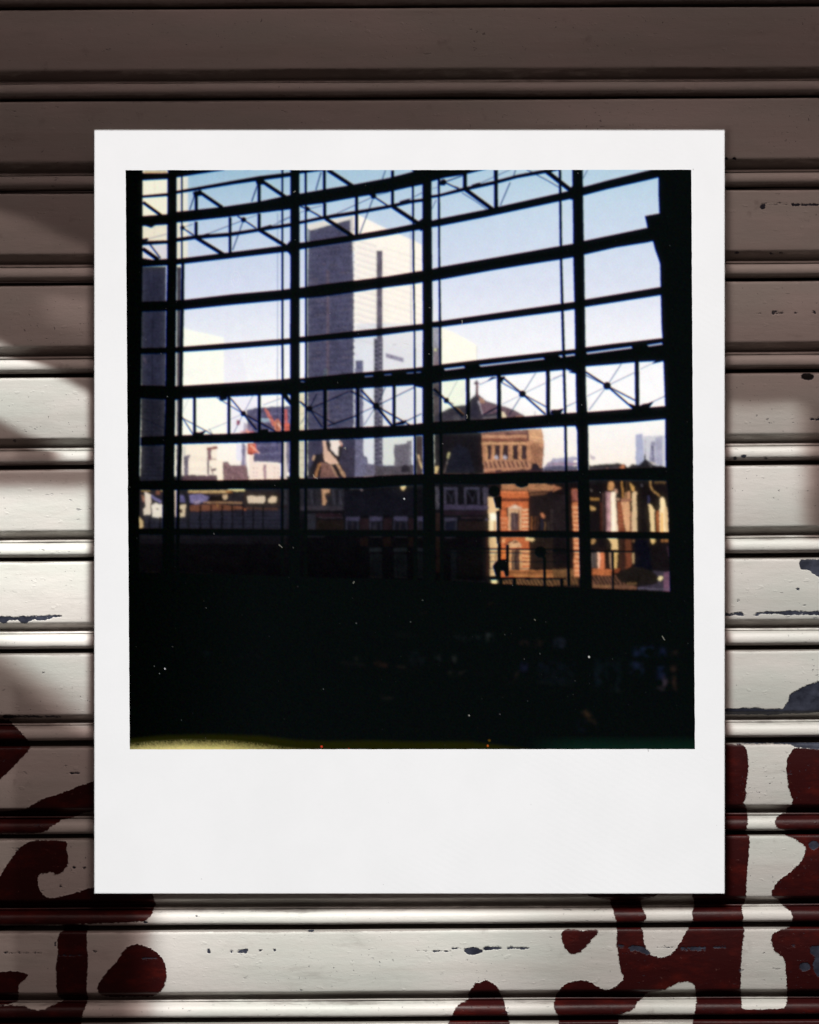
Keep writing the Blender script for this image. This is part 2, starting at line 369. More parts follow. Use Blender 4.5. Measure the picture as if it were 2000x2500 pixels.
def seg(p, q, w):
    dx, dy = q[0]-p[0], q[1]-p[1]; L = math.hypot(dx, dy) + 1e-9; nx, ny = -dy/L*w/2, dx/L*w/2
    return [(p[0]+nx, p[1]+ny), (q[0]+nx, q[1]+ny), (q[0]-nx, q[1]-ny), (p[0]-nx, p[1]-ny)]
def rect(x0, y0, x1, y1): return [(x0, y0), (x1, y0), (x1, y1), (x0, y1)]
C1 = crop(300, 400, 3.75); C2 = crop(680, 400, 3.75); C3 = crop(1020, 400, 4.539); C4 = crop(1350, 400, 4.539)
C5 = crop(300, 780, 3.75); C6 = crop(680, 780, 3.75); C7 = crop(1020, 780, 4.539); C8 = crop(1350, 780, 4.539)
C9 = crop(300, 1120, 3.75); C10 = crop(680, 1120, 3.75); C11 = crop(1020, 1120, 4.539); C12 = crop(1350, 1120, 4.539)
SCL = {id(c): s for c, s in ((C1,3.75),(C2,3.75),(C3,4.539),(C4,4.539),(C5,3.75),(C6,3.75),(C7,4.539),(C8,4.539),(C9,3.75),(C10,3.75),(C11,4.539),(C12,4.539))}
def B(c, pts, col, al=1.0): bp_(c(flat(pts)), col, al)
def BS(c, x0, y0, x1, y1, w, col, al=1.0):
    p, q = c([(x0, y0), (x1, y1)]); bp_(seg(p, q, w / SCL[id(c)]), col, al)
def BR_(c, x0, y0, x1, y1, col, al=1.0): bp_(c(rect(x0, y0, x1, y1)), col, al)
def K_(c, pts, al=1.0): ik(c(flat(pts)), al)
def KS(c, pts, w, al=1.0):
    q = c(flat(pts))
    for a, b in zip(q, q[1:]): ik(seg(a, b, w / SCL[id(c)]), al)
def KD(c, x, y, r, al=1.0):
    (x, y), = c([(x, y)]); ik(spot(x, y, r / SCL[id(c)]), al)
rp = random.Random(11)

# --- sky: teal at the top left, paling to warm white over the roofs
gy = (np.arange(CH) + OY)[:, None]; gx = (np.arange(CW) + OX)[None, :]
key = [(400, (140,186,212), (170,206,226)), (500, (168,200,224), (190,214,234)), (600, (190,208,232), (202,218,238)), (700, (206,217,240), (216,225,242)),
       (800, (226,232,243), (236,239,247)), (900, (242,244,247), (247,248,249)), (960, (249,249,247), (251,251,250)), (1060, (250,246,238), (248,245,240)), (1140, (252,246,232), (250,240,228)), (1900, (252,246,232), (250,240,228))]
ys = [k_[0] for k_ in key]
for ch in range(3):
    a = np.interp(gy, ys, [k_[1][ch] for k_ in key]); b = np.interp(gy, ys, [k_[2][ch] for k_ in key])
    t = np.clip((gx - 450) / 900.0, 0, 1)
    BACK[..., ch] = s2l(a * (1 - t) + b * t)
# ground behind the lower panes
bp_(rect(280, 1162, 1720, 1900), (18, 17, 22))
# --- far left strip
bp_(rect(345, 415, 412, 650), (232, 226, 205)); B(C1, [195,60,408,60,408,88,200,100], (196,178,140))
B(C1, [185,130,410,130,410,480,185,480], (238,236,216)); B(C1, [185,740,410,735,410,890,185,890], (214,212,220))
BS(C1, 290,150,295,300,3,(205,200,180)); BS(C1, 195,600,390,570,4,(200,195,190)); BS(C1, 190,690,400,640,4,(150,145,175)); BS(C1,290,560,285,700,3,(205,195,180))
bp_(rect(343, 650, 406, 975), (36, 38, 60)); bp_(rect(343, 950, 406, 1175), (26, 27, 40))
for yy_ in range(660, 1165, 9): bp_(rect(345, yy_, 403, yy_ + 3), (46, 46, 68), .25)
BS(C5, 270,0,268,1440,7,(18,20,34)); BS(C1, 282,940,282,1500,7,(18,20,34)); BS(C5,190,350,215,400,22,(78,66,86),.6)
bp_(rect(431, 430, 444, 652), (228, 224, 206)); bp_(rect(444, 430, 459, 640), (226, 226, 214)); bp_(rect(431, 652, 444, 1178), (44, 38, 48)); BS(C5, 505,320,505,600,16,(78,60,58),.8)
# --- left white building
B(C5, [548,70,550,78,925,165,930,1080,860,1130,860,1430,548,1430], (250,252,240)); B(C5, [548,1120,862,1120,862,1430,548,1430], (247,236,218))
B(C5, [925,275,1060,290,1140,500,1140,580,925,590], (228,224,240), .35)
for yy_ in (1260, 1275, 1290, 1360, 1375): BS(C5, 590,yy_,860,yy_+4,4,(205,180,170),.45)
BS(C5, 765,1185,865,1175,24,(150,92,84)); BR_(C5, 772,1190,812,1290,(128,96,104)); BR_(C5, 772,1290,790,1425,(96,80,100)); BS(C5, 790,1280,860,1285,8,(150,110,110))
B(C5, [555,1250,625,1240,600,1290,600,1425,560,1425], (112,102,120)); BR_(C5, 548,1160,575,1250,(185,185,180),.6); BS(C5, 815,1380,860,1370,20,(110,80,88)); BS(C5,800,1340,830,1420,9,(120,90,95))
B(C5, [548,1424,862,1426,862,1475,548,1475], (88,66,74)); BS(C5,548,1455,862,1457,12,(60,46,58),.6)
# grey-violet block with the red cranes
B(C5, [1130,830,1190,808,1535,790,1535,1318,1200,1300,1200,1120,1150,1050], (84,80,118))
for i in range(14): BS(C5, 1190, 835 + i*36, 1535, 826 + i*36, 9, (128,124,160) if i % 2 else (60,56,92), .65)
BR_(C5, 1262,905,1350,935,(150,175,195)); B(C5, [1255,1005,1330,1005,1330,1045,1255,1045],(28,28,36))
B(C5, [985,700,1230,700,1230,800,1130,830,1120,1050,985,1050], (240,238,246)); B(C5, [1110,940,1190,1000,1170,1050,1100,1050],(150,130,165),.7)
B(C5, [1290,812,1312,808,1395,950,1375,985], (222,128,104), .8); B(C5, [1380,940,1420,905,1455,960,1440,1030,1395,1030], (210,130,96), .85); BS(C5, 1490,820,1500,1025,26,(186,96,88)); BR_(C5,1475,950,1540,1025,(196,98,84)); BS(C5,1420,950,1470,1020,14,(232,190,170))
B(C5, [1040,920,1075,925,1070,965,1040,970], (150,70,92)); BS(C5, 1075,1030,1200,1030,18,(200,110,100),.7); BS(C5,1130,1010,1160,1045,20,(226,160,140))
B(C5, [1140,1130,1215,1130,1220,1180,1255,1225,1200,1225,1190,1245,1145,1235], (204,108,86)); BS(C5, 1165,1150,1250,1225,12,(240,190,165)); BS(C5,1150,1225,1195,1232,14,(170,60,52))
BR_(C5, 1085,1130,1118,1465,(128,124,158)); BR_(C5, 1118,1150,1135,1465,(190,180,190)); BR_(C5,1040,1140,1090,1290,(232,230,244))
B(C5, [915,1305,960,1300,990,1335,1130,1335,1150,1400,1150,1470,915,1470], (128,100,104))
for i in range(24):
    x = 920 + rp.random()*200; y = 1320 + rp.random()*120; BS(C5, x, y, x + rp.uniform(-8,14), y + rp.uniform(20,50), 5, rp.choice([(70,50,58),(190,160,150),(90,66,72)]), .6)
BR_(C5, 862,1290,915,1480,(250,238,218)); B(C5, [1158,1250,1195,1235,1205,1310,1440,1325,1442,1470,1158,1470], (244,226,212))
BR_(C5, 1288,1330,1315,1465,(156,124,134)); 
for x in (1195, 1225, 1385, 1420):
    for y in (1355, 1395, 1430): BR_(C5, x, y, x+9, y+16, (186,150,158), .8)
BR_(C5, 1465,1120,1500,1470,(214,204,198)); BR_(C5,1503,1130,1530,1400,(110,104,130))
bp_(rect(731, 1050, 745, 1176), (206, 202, 178)); bp_(rect(731, 955, 745, 1052), (226,220,190))
for i in range(12): bp_(rect(731, 955 + i*18, 745, 957 + i*18), (150,140,120), .6)
# --- tower, dark face and light face
DKT = [C2([(262,560),(700,468),(700,1500)])[0], C2([(700,468)])[0], (865,1175), (750,1175)]
B(C2, [262,558,700,466,740,472,985,592,1245,705,1320,745,1320,800,262,800], (226,222,214))
bp_([(754, 563), (858, 535), (865, 700), (865, 1176), (750, 1176), (750, 700)], (70, 70, 100))
bp_([C2([(262,590)])[0], C2([(285,600)])[0], C2([(285,720)])[0], C2([(262,720)])[0]], (120,132,150))
BS(C2, 668,490,672,660,20,(206,204,200)); BS(C2, 690,475,692,650,18,(236,230,214)); BS(C2,676,490,680,650,4,(150,150,160))
for i in range(78):
    y = 600 + i*7.4; s = (54,54,86) if i % 2 else (88,86,112)
    bp_(seg((750, y + rp.uniform(-2,2)), (864, y - 7 + rp.uniform(-2,2)), rp.uniform(2,4)), s, rp.uniform(.2,.5))
for i in range(90):
    x = rp.uniform(750,855); y = rp.uniform(640,1160); bp_(seg((x,y),(x+rp.uniform(6,24),y-1),rp.uniform(1.5,4)), rp.choice([(104,92,104),(48,50,84),(96,88,98)]), .45)
bp_(rect(797, 660, 804, 1160), (110, 88, 100), .5); bp_(rect(790, 900, 800, 1010), (86,120,112), .25)
LT = C2(flat([695,470,740,472,985,592,1245,705,1320,745])) + [(1032, 1176), (864, 1176)]
bp_(LT, (252, 246, 234))
bp_([(864,790),(1032,790),(1032,1176),(864,1176)], (226,229,234)); bp_([(864,820),(914,820),(914,1176),(864,1176)], (222,226,234)); bp_([(936,800),(1012,800),(1012,1176),(936,1176)], (226,228,232))
for i in range(17):
    y = 585 + i*15; bp_(seg((864, y), (920, y + 17), 6.0), (206,200,204), .42); bp_(seg((864, y+9), (920, y + 26), 2.0), (222,218,220), .5)
    bp_(seg((935, y + 20), (1032, y + 50), 5.0), (228,220,214), .30 + .15 * (i % 3 == 0))
for i in range(40):
    y = 560 + i*8; bp_(spot(865, y, 2.2), (250,246,236) if i%2 else (90,88,112), .8)
bp_([(941,812),(1012,828),(1012,900),(941,900)], (222,224,230), .5)
bp_([(864,560),(872,560),(872,820),(864,820)], (252,248,238), .5)
bp_(rect(919.5, 612, 934, 830), (84, 76, 98)); bp_(rect(913, 826, 935, 1170), (92, 88, 112)); bp_(rect(925, 830, 934, 1170), (70,66,92))
for i in range(30):
    y = 832 + i*11; bp_(rect(914, y, 922, y + 6), (34,34,54), .85); bp_(rect(927, y+3, 932, y + 7), (170,168,180), .6)
B(C6, [980,308,1145,352,1145,392,985,348], (134,128,154)); BS(C6, 1045,235,1080,228,5,(150,150,160))
bp_(rect(868, 880, 887, 920), (92, 92, 124)); bp_(rect(866, 900, 887, 1176), (100, 100, 132)); bp_(rect(872,885,884,900),(78,82,120))
B(C6, [700,1085,775,1085,780,1240,815,1270,820,1320,875,1325,1060,1335,1060,1440,700,1440], (102,100,130)); B(C6, [780,1085,876,1085,876,1318,822,1316,815,1262,785,1250], (218,222,226))
B(C6, [962,1075,1240,1070,1240,1115,1062,1140,1060,1335,962,1335], (216,220,214)); B(C6, [1060,1145,1170,1130,1172,1112,1222,1108,1222,1440,1060,1440], (104,98,112)); B(C6,[1195,1130,1222,1130,1222,1340,1195,1340],(126,124,134))
B(C6, [880,1330,960,1345,1130,1345,1240,1330,1240,1440,880,1440], (78,70,80)); B(C6,[1125,1350,1160,1330,1200,1345,1210,1400,1130,1400],(40,34,44)); B(C6,[800,1330,880,1320,880,1440,800,1440],(108,100,122),.6)
B(C6, [1255,1060,1325,1060,1325,1440,1255,1440], (58,44,46)); 
for a, b, c_, d in ((1280,1240,1290,1300),(1290,1300,1320,1370)): BS(C6, a, b, c_, d, 15, (206,178,142))
# small domed turret, bronze and cream
B(C6, [262,1450,268,1085,700,1085,700,1450], (56,54,80)); B(C6,[560,1180,700,1180,700,1450,600,1450],(50,46,66),.8)
for i in range(8): BS(C6, 590,1195+i*30,690,1190+i*30,6,(82,70,80),.5)
B(C6, [268,1450,285,1370,320,1310,310,1270,330,1240,400,1220,415,1130,470,1120,560,1120,590,1150,560,1300,600,1390,622,1450], (28,26,34))
B(C6, [405,1105,432,1108,436,1150,450,1205,520,1270,548,1318,480,1322,425,1300,410,1240], (214,180,158)); B(C6, [470,1100,560,1100,586,1140,548,1165,545,1250,520,1235,485,1190], (240,226,216)); BS(C6,560,1110,580,1160,14,(186,130,112))
BS(C6, 315,1290,328,1245,18,(190,158,130)); B(C6, [322,1450,360,1330,385,1310,398,1325,372,1360,352,1450], (156,112,78)); B(C6, [392,1308,480,1325,515,1380,540,1450,382,1450], (122,90,82))
BS(C6, 478,1330,540,1450,9,(176,142,116)); B(C6, [520,1320,548,1325,600,1400,615,1450,592,1450,560,1380], (176,140,112)); B(C6,[505,1335,575,1420,585,1450,545,1450],(26,22,28))
# --- right of the third mullion: pale block, great dome
bp_(rect(1056, 790, 1080, 905), (148,148,162)); bp_(rect(1056, 850, 1074, 905), (118,108,116)); bp_(spot(1063, 854, 3.5), (200,206,160)); bp_(rect(1056, 905, 1076, 1060), (70,62,66)); BS(C7, 190,480,235,480,20,(110,90,96))
B(C7, [262,85,420,150,655,285,655,520,262,520], (253,251,236)); BS(C7, 655,290,655,460,5,(176,172,176)); bp_(rect(1083,925,1136,1000),(240,246,228))
B(C7, [180,1150,180,1080,290,1010,340,985,420,958,530,945,590,880,628,845,640,820,645,720,622,708,655,665,668,690,672,820,700,850,755,900,880,940,970,965,1090,1015,1185,1065,1185,1150], (50,45,58))
B(C7, [672,830,700,850,755,900,880,940,970,965,1090,1015,1180,1065,1000,1085,900,1020,730,1060,690,950], (104,82,92)); B(C7, [680,850,745,895,740,930,680,920],(176,136,112),.8)
B(C7, [600,890,665,850,670,1080,580,1080],(44,41,58)); BS(C7, 660,690,665,850,16,(124,72,80)); BS(C7,625,712,680,705,22,(70,40,66)); BS(C7, 668,900,690,950,12,(180,176,184)); BS(C7,690,950,718,1050,12,(160,150,158))
B(C7, [930,1020,960,1030,985,1085,930,1095], (232,214,184)); B(C7, [1080,1075,1180,1065,1160,1090,1080,1090],(150,110,90)); BS(C7, 760,1040,880,980,14,(50,44,58)); BR_(C7, 400,1060,470,1130,(84,80,90),.6); BS(C7,430,980,505,1065,18,(150,120,82),.9); BS(C7,1300,1020,1302,1070,10,(120,120,140))
B(C7, [720,1080,930,1060,930,1110,720,1110],(88,82,92))
# colonnaded drum
B(C7, [180,1200,712,1240,735,1720,180,1720], (24,21,27)); B(C7, [290,1720,335,1500,400,1430,435,1400,450,1340,470,1400,540,1420,580,1500,640,1720], (24,25,38))
BS(C7, 335,1540,348,1475,20,(196,188,142)); BS(C7, 318,1600,335,1545,9,(120,112,106)); BS(C7, 285,1720,320,1600,12,(92,80,76)); B(C7, [186,1630,240,1630,228,1670,205,1720,190,1720], (206,182,132)); BS(C7, 10,1540,30,1590,12,(150,126,98)); BS(C7, 28,1590,55,1640,18,(196,172,126))
B(C7, [708,1255,940,1225,1220,1215,1370,1205,1398,1300,1402,1400,1386,1660,1330,1650,735,1710], (176,128,98))
B(C7, [710,1240,940,1225,1215,1218,1210,1262,712,1262],(128,92,84)); BS(C7, 712,1272,1215,1268,14,(86,54,56)); BS(C7, 712,1300,1225,1296,26,(190,142,114)); BS(C7, 714,1328,1235,1326,22,(128,76,66)); BS(C7, 714,1350,1240,1348,12,(64,36,40)); BS(C7, 716,1375,1200,1372,18,(206,160,120))
for x in (772, 850, 945, 1055, 1150):
    BR_(C7, x, 1392, x+40 if x == 772 else x+58, 1552, (38,30,40)); BS(C7, x-9, 1400, x-8, 1560, 12, (208,160,118), .8)
    if x in (850, 945): B(C7, [x,1530,x+18,1500,x+44,1525,x+40,1550,x+4,1548], (190,184,196))
    BS(C7, x+26, 1400, x+28, 1540, 7, (88,64,66), .8)
B(C7, [1225,1215,1372,1205,1398,1300,1402,1395,1215,1350], (206,160,124)); BS(C7,1215,1230,1225,1350,22,(90,58,60)); BS(C7, 1240,1300,1395,1320,12,(232,184,140)); BS(C7, 1235,1345,1400,1385,10,(170,118,90))
for i in range(7): BS(C7, 1262+i*21, 1395+i*4, 1262+i*20, 1600+i*6, 9, (104,64,54))
B(C7, [735,1570,1240,1560,1270,1640,735,1665], (150,106,86))
for i in range(10): BS(C7, 745+i*50, 1575, 772+i*50, 1645, 14, (70,44,48)); 
for i in range(10): BS(C7, 765+i*50, 1560, 795+i*50, 1640, 9, (206,158,122), .8)
B(C7, [735,1700,1400,1640,1400,1730,735,1730], (52,36,44)); BS(C7, 735,1665,1240,1650,24,(182,130,104)); B(C7, [735,1690,880,1670,930,1700,930,1720,735,1720],(120,80,68)); B(C7, [1262,1640,1265,1600,1310,1590,1345,1620,1352,1670,1265,1660], (30,26,38)); BS(C7, 860,1690,930,1680,30,(52,34,44))
B(C7, [1392,1690,1400,1640,1440,1585,1480,1570,1492,1545,1600,1535,1725,1530,1725,1700], (150,140,166)); 
for i in range(22): BS(C7, 1440+i*14, 1592, 1440+i*14, 1618, 6, (178,140,160) if i%2 else (126,100,128))
B(C7, [1395,1690,1410,1635,1500,1622,1725,1622,1725,1700], (86,82,112)); B(C7,[1395,1700,1400,1665,1725,1665,1725,1700],(48,44,62))
B(C8, [0,1540,280,1520,280,1560,0,1580], (168,164,188)); BS(C8, 0,1600,280,1598,26,(154,128,150)); B(C8,[0,1625,280,1625,280,1690,0,1690],(78,76,102))
# right end: hazy towers, roof silhouettes
B(C8, [918,1275,995,1268,1005,1400,1020,1650,918,1650], (168,174,206)); B(C8, [1000,1290,1250,1285,1250,1660,1010,1660], (206,206,214)); B(C8, [1135,1310,1215,1300,1215,1620,1140,1600], (168,168,192)); B(C8, [1085,1360,1130,1350,1132,1590,1070,1570,1080,1450], (150,148,176)); BS(C8,1105,1400,1108,1570,16,(86,86,120),.8); BS(C8,1025,1330,1030,1600,6,(140,130,150))
B(C8, [410,1490,430,1510,465,1515,465,1555,415,1545], (196,182,190)); B(C8, [395,1690,395,1615,560,1608,610,1600,740,1592,790,1600,830,1640,865,1610,880,1600,960,1605,985,1575,1010,1550,1016,1485,1024,1485,1032,1550,1060,1565,1110,1610,1200,1620,1255,1640,1255,1690], (20,17,23))
B(C8, [400,1640,740,1630,740,1690,400,1690],(46,38,48)); B(C8, [735,1640,760,1595,795,1600,800,1650,770,1660], (176,110,76)); BS(C8,1080,1580,1140,1600,14,(196,184,166)); BS(C8,740,1650,760,1600,8,(60,34,34)); BS(C8,600,1640,606,1660,12,(120,90,80)); BS(C8,1060,1590,1100,1640,10,(90,84,90))
# --- below the eighth beam: platforms, left
B(C9, [150,265,1520,265,1520,650,150,650], (36,33,40)); B(C9, [200,470,1500,470,1500,645,200,645], (36,36,50))
for i in range(9): BS(C9, 200, 485+i*18, 1480, 490+i*18, 7, (50,50,72) if i%2 else (28,28,42), .5)
B(C9, [200,300,255,330,252,512,190,512,192,460,210,440], (240,226,206)); B(C9, [255,325,355,385,352,410,262,355], (112,104,160)); B(C9, [262,425,300,405,360,420,362,538,268,536], (252,243,226)); BR_(C9,305,452,328,466,(90,60,60)); B(C9,[170,330,200,345,205,400,185,395],(150,110,90)); BR_(C9,300,290,340,330,(120,80,64))
BS(C9, 172,293,250,293,16,(160,128,76)); B(C9, [468,290,500,285,502,530,476,530], (212,192,176)); B(C9, [515,430,572,418,568,530,520,530], (228,208,176)); BR_(C9,518,462,545,500,(70,46,44)); B(C9, [148,530,180,560,186,620,165,645,148,640], (214,186,140)); BS(C9,345,290,368,290,20,(150,118,76)); B(C9,[520,330,560,340,570,400,520,395],(92,86,140))
BS(C9, 600,300,985,302,24,(190,160,114)); BS(C9,605,318,990,322,6,(90,60,40)); B(C9, [955,290,990,272,1105,270,1118,296,1000,296], (226,206,150)); B(C9, [915,335,955,330,960,362,935,378,915,360], (206,178,144)); BS(C9,950,300,1000,310,16,(170,112,64))
B(C9, [610,330,700,325,790,350,775,385,720,400,640,410,612,395], (122,112,164)); B(C9, [790,340,915,345,915,388,785,385], (20,16,18)); BS(C9, 735,398,1095,405,14,(160,124,94)); B(C9, [612,425,860,415,1100,440,1110,462,800,475,612,480], (118,76,58)); BS(C9, 860,400,872,445,12,(150,110,70)); BS(C9,1105,455,1130,470,14,(170,100,66)); B(C9,[640,385,720,380,700,410,660,420],(160,140,170),.8)
B(C9, [1110,300,1500,310,1500,440,1110,430],(42,34,34)); B(C9, [1140,345,1300,342,1302,385,1285,406,1145,405], (236,216,190)); B(C9, [1330,400,1335,370,1370,342,1405,350,1402,400], (236,212,180))
for x in (1165,1190,1215,1240,1265): BS(C9, x, 345, x, 400, 4, (160,120,110), .7)
B(C9,[1130,440,1420,455,1420,475,1130,465],(74,52,44))
for pts in ((540,295,590,345),(590,345,602,420),(602,420,600,640)): BS(C9, *pts, 26, (26,26,32))
for x in (710,808,908,1005,1103,1195,1285,245,345): BS(C9, x, 425 if x > 400 else 530, x-2, 645, 15, (12,12,16))
B(C9, [150,695,1500,705,1500,780,150,775], (27,25,32)); B(C9, [150,780,1300,780,1200,1050,150,1040], (17,15,20)); BS(C9,180,720,350,722,24,(40,38,44),.7); BS(C9,520,725,1000,720,16,(36,34,44),.7); BS(C9,200,1042,330,1042,8,(48,44,40),.8); BS(C9,470,1040,830,1055,6,(36,32,30),.8); B(C9,[650,880,1100,900,1100,980,650,960],(20,17,22))
B(C9,[1455,280,1500,280,1500,420,1455,420],(48,48,58)); B(C9,[1625,280,1665,280,1665,500,1625,500],(44,44,50),.7)
# the shaded range of the station
B(C10, [200,270,1320,270,1320,1110,200,1110], (15,15,20)); B(C10, [200,270,600,270,600,470,200,470], (38,37,46)); B(C10,[600,300,1240,280,1240,520,600,525],(19,19,29))
for x in (300,500,560): BS(C10, x, 290, x+12, 420, 18, (60,58,72), .7); 
for x in (330,470,535): BS(C10, x, 290, x, 420, 12, (20,20,26), .8)
BS(C10, 200,452,580,455,34,(56,50,60)); B(C10,[398,280,465,280,462,310,430,320,425,340,440,380,428,424,400,424,402,350], (196,154,120)); B(C10,[435,315,475,310,480,340,445,345],(56,44,42)); B(C10,[1122,250,1165,250,1160,272,1140,290,1125,275], (232,206,150)); BS(C10,750,275,770,290,14,(120,104,108)); BS(C10,650,280,750,272,9,(60,56,62))
B(C10,[260,500,580,500,580,545,260,540],(38,26,32)); B(C10,[260,500,340,500,340,650,260,650],(40,40,50)); BS(C10,370,540,600,542,6,(66,58,66),.8); B(C10,[345,560,600,560,600,650,345,650],(30,24,22))
for x0, x1 in ((618,740),(835,950),(1055,1180),(1270,1330)):
    BR_(C10, x0, 530, x1, 570, (62,58,86)); BR_(C10, x0+8, 575, x1-8, 650, (22,22,32)); BS(C10, x0+6,575,x0+6,650,9,(52,52,70)); BS(C10, x1-8,575,x1-8,650,9,(46,46,62)); BS(C10,(x0+x1)/2,580,(x0+x1)/2,650,8,(50,42,50))
    if x0 > 700:
        BS(C10, x0,714,x1,716,9,(50,46,50)); BR_(C10, x0, 818, x1, 850, (38,44,50)); BR_(C10, x0+6, 870, x1-6, 1070, (22,27,31)); BS(C10,x0,1080,x1,1088,18,(34,34,38)); BS(C10,x0+12,870,x0+12,1070,9,(32,36,40)); BS(C10,x1-12,870,x1-12,1070,9,(32,36,40))
for x0 in (740, 950, 1180): BR_(C10, x0+8, 545, x0+90, 650, (36,26,30)); BR_(C10,x0+8,720,x0+80,800,(32,24,22))
BS(C10,260,712,420,712,10,(46,44,52)); B(C10,[860,600,900,600,900,650,860,650],(40,38,50))
B(C11, [180,280,790,280,790,1370,180,1370], (17,16,21)); B(C11, [192,310,235,320,245,560,200,560], (66,64,76)); BS(C11,200,400,240,520,10,(104,98,108),.7)
for x0, x1 in ((290,440),(515,690),(730,800)):
    BR_(C11,x0,318,x1,345,(58,56,76)); BR_(C11,x0,345,x0+24,505,(62,58,78)); BR_(C11,x1-26,345,x1,505,(62,58,78)); BS(C11,x0+30,350,(x0+x1)/2+20,480,10,(50,50,66)); BS(C11,x1-30,350,(x0+x1)/2,480,10,(44,44,60))
B(C11,[285,510,785,515,785,568,285,562],(62,54,80)); B(C11,[290,575,780,575,780,630,290,625],(34,25,32)); B(C11,[290,655,435,655,435,690,290,690],(58,56,78)); BS(C11,300,690,300,795,12,(54,54,70)); BS(C11,425,690,425,795,12,(50,50,66)); BR_(C11,310,700,415,795,(22,24,40)); BS(C11,480,655,720,655,10,(60,46,52),.8); B(C11,[450,690,780,690,780,800,450,800],(34,26,26)); BS(C11,300,872,430,872,12,(48,46,56)); B(C11,[200,600,255,600,255,1260,200,1260],(38,28,26)); BR_(C11,370,1020,430,1330,(26,30,36)); BS(C11,745,670,785,675,26,(70,62,84)); BS(C11,370,1345,740,1365,20,(34,36,40)); B(C11,[450,1000,780,1000,780,1300,450,1300],(24,22,24))
B(C11,[720,330,800,320,805,500,740,500],(70,64,82),.6)
# sunlit brick wing
B(C11, [780,280,920,280,925,1330,780,1330], (26,20,22)); B(C11, [780,425,845,430,868,545,898,545,895,575,868,580,880,690,880,805,790,805,785,560], (232,196,150)); B(C11, [795,600,865,595,872,700,850,690,845,800,800,800], (250,230,186)); B(C11,[800,610,860,605,866,680,806,690],(255,252,228)); BR_(C11,845,690,853,800,(160,120,80))
B(C11, [792,865,872,865,890,950,880,985,885,1290,808,1300,800,1000], (222,188,140)); BR_(C11, 858,1030,868,1130,(120,90,60)); B(C11,[760,780,785,780,785,1300,770,1300],(60,30,28),.7)
for y in (1030,1080,1150,1200,1250): BS(C11, 800,y,890,y+4,6,(110,80,54),.6)
B(C11, [815,1335,870,1335,880,1370,860,1392,820,1390], (236,222,168)); B(C11, [915,1240,960,1240,960,1310,920,1310],(150,92,56))
B(C11, [905,640,930,640,930,800,905,800],(66,36,34)); B(C11, [922,355,1222,360,1240,1340,925,1330], (190,104,66)); B(C11, [930,1000,1000,1000,1000,1130,930,1120],(206,116,64))
B(C11, [925,280,1090,278,1120,300,1215,300,1240,275,1420,278,1600,325,1560,350,1240,365,1222,355,925,358], (164,116,84)); BS(C11, 922,352,1500,352,8,(84,52,44)); BS(C11,925,372,1220,374,14,(216,130,86)); BS(C11, 925,442,1220,444,16,(112,58,42)); BS(C11, 922,462,1222,464,18,(66,34,32)); BS(C11,925,410,1220,412,30,(200,112,70),.7)
B(C11, [1240,380,1450,370,1400,400,1240,410],(110,76,56)); BS(C11,1222,450,1310,450,10,(110,72,46))
for i in range(9): BS(C11, 1245+i*22, 370, 1252+i*22, 405, 7, (50,32,28))
B(C11, [1225,410,1640,410,1640,800,1225,800], (30,24,25)); B(C11,[1240,870,1640,870,1640,1230,1245,1230],(34,26,23))
for x, cc in ((1235,(60,34,28)),(1262,(132,80,46)),(1300,(92,56,38)),(1330,(70,46,36)),(1410,(96,72,50)),(1450,(56,46,42)),(1510,(52,44,44)),(1560,(46,40,40))): BS(C11, x, 640 if x < 1400 else 700, x, 795, 14, cc)
B(C11,[1365,610,1390,600,1410,630,1405,660,1375,650],(180,116,84)); BR_(C11,1365,670,1390,790,(34,32,46)); B(C11,[1470,560,1500,560,1500,800,1470,800],(46,38,38))
B(C11,[985,545,1010,540,1008,640,985,645],(60,32,28)); BS(C11,930,560,1000,560,8,(110,60,44))
B(C11, [1000,560,1005,540,1075,510,1150,540,1150,565], (204,172,144)); B(C11,[1040,540,1080,520,1110,545],(230,208,190)); BR_(C11, 1002,565,1150,800,(206,164,126)); BR_(C11, 1030,600,1118,800,(50,42,50)); BS(C11,1072,600,1072,800,12,(120,96,90)); BS(C11,1045,600,1045,800,8,(104,84,84)); BS(C11,1098,620,1098,800,8,(90,70,70)); BS(C11,1010,590,1120,592,12,(226,190,150)); B(C11,[1118,570,1130,570,1130,800,1118,800],(120,70,50))
for y in range(555, 800, 46):
    BR_(C11, 1158, y, 1224, y+24, (222,176,136)); 
for y in range(655, 800, 46): BR_(C11, 925, y, 985, y+22, (204,134,96))
for y in range(1020, 1230, 46): BR_(C11, 1160, y, 1240, y+24, (224,172,122))
B(C11, [1195,870,1270,875,1295,898,1270,912,1185,905], (226,196,142)); B(C11, [990,965,1010,935,1080,895,1150,950,1150,985,1000,990], (206,164,124)); B(C11,[1050,940,1085,905,1120,935],(60,34,36)); BS(C11,960,950,1060,905,16,(54,28,28)); B(C11,[930,890,975,890,960,930,930,930],(222,160,110))
BR_(C11, 1005,1010,1160,1230,(206,154,108)); BR_(C11, 1040,1010,1130,1235,(56,44,42)); BS(C11,1062,1010,1062,1230,10,(150,118,90)); BS(C11,1085,1010,1085,1230,6,(30,24,28)); BS(C11,1108,1010,1108,1200,8,(90,66,56))
B(C11, [1005,1235,1640,1235,1640,1330,1080,1330,1005,1290], (150,96,60)); BS(C11,1010,1262,1640,1262,8,(56,34,28)); BS(C11,1060,1300,1620,1310,10,(206,150,96),.6)
B(C11, [940,1338,1640,1345,1640,1425,940,1395], (120,88,60))
for i in range(18): BS(C11, 945+i*40, 1330, 1000+i*40, 1420, 19, (24,18,18), .95)
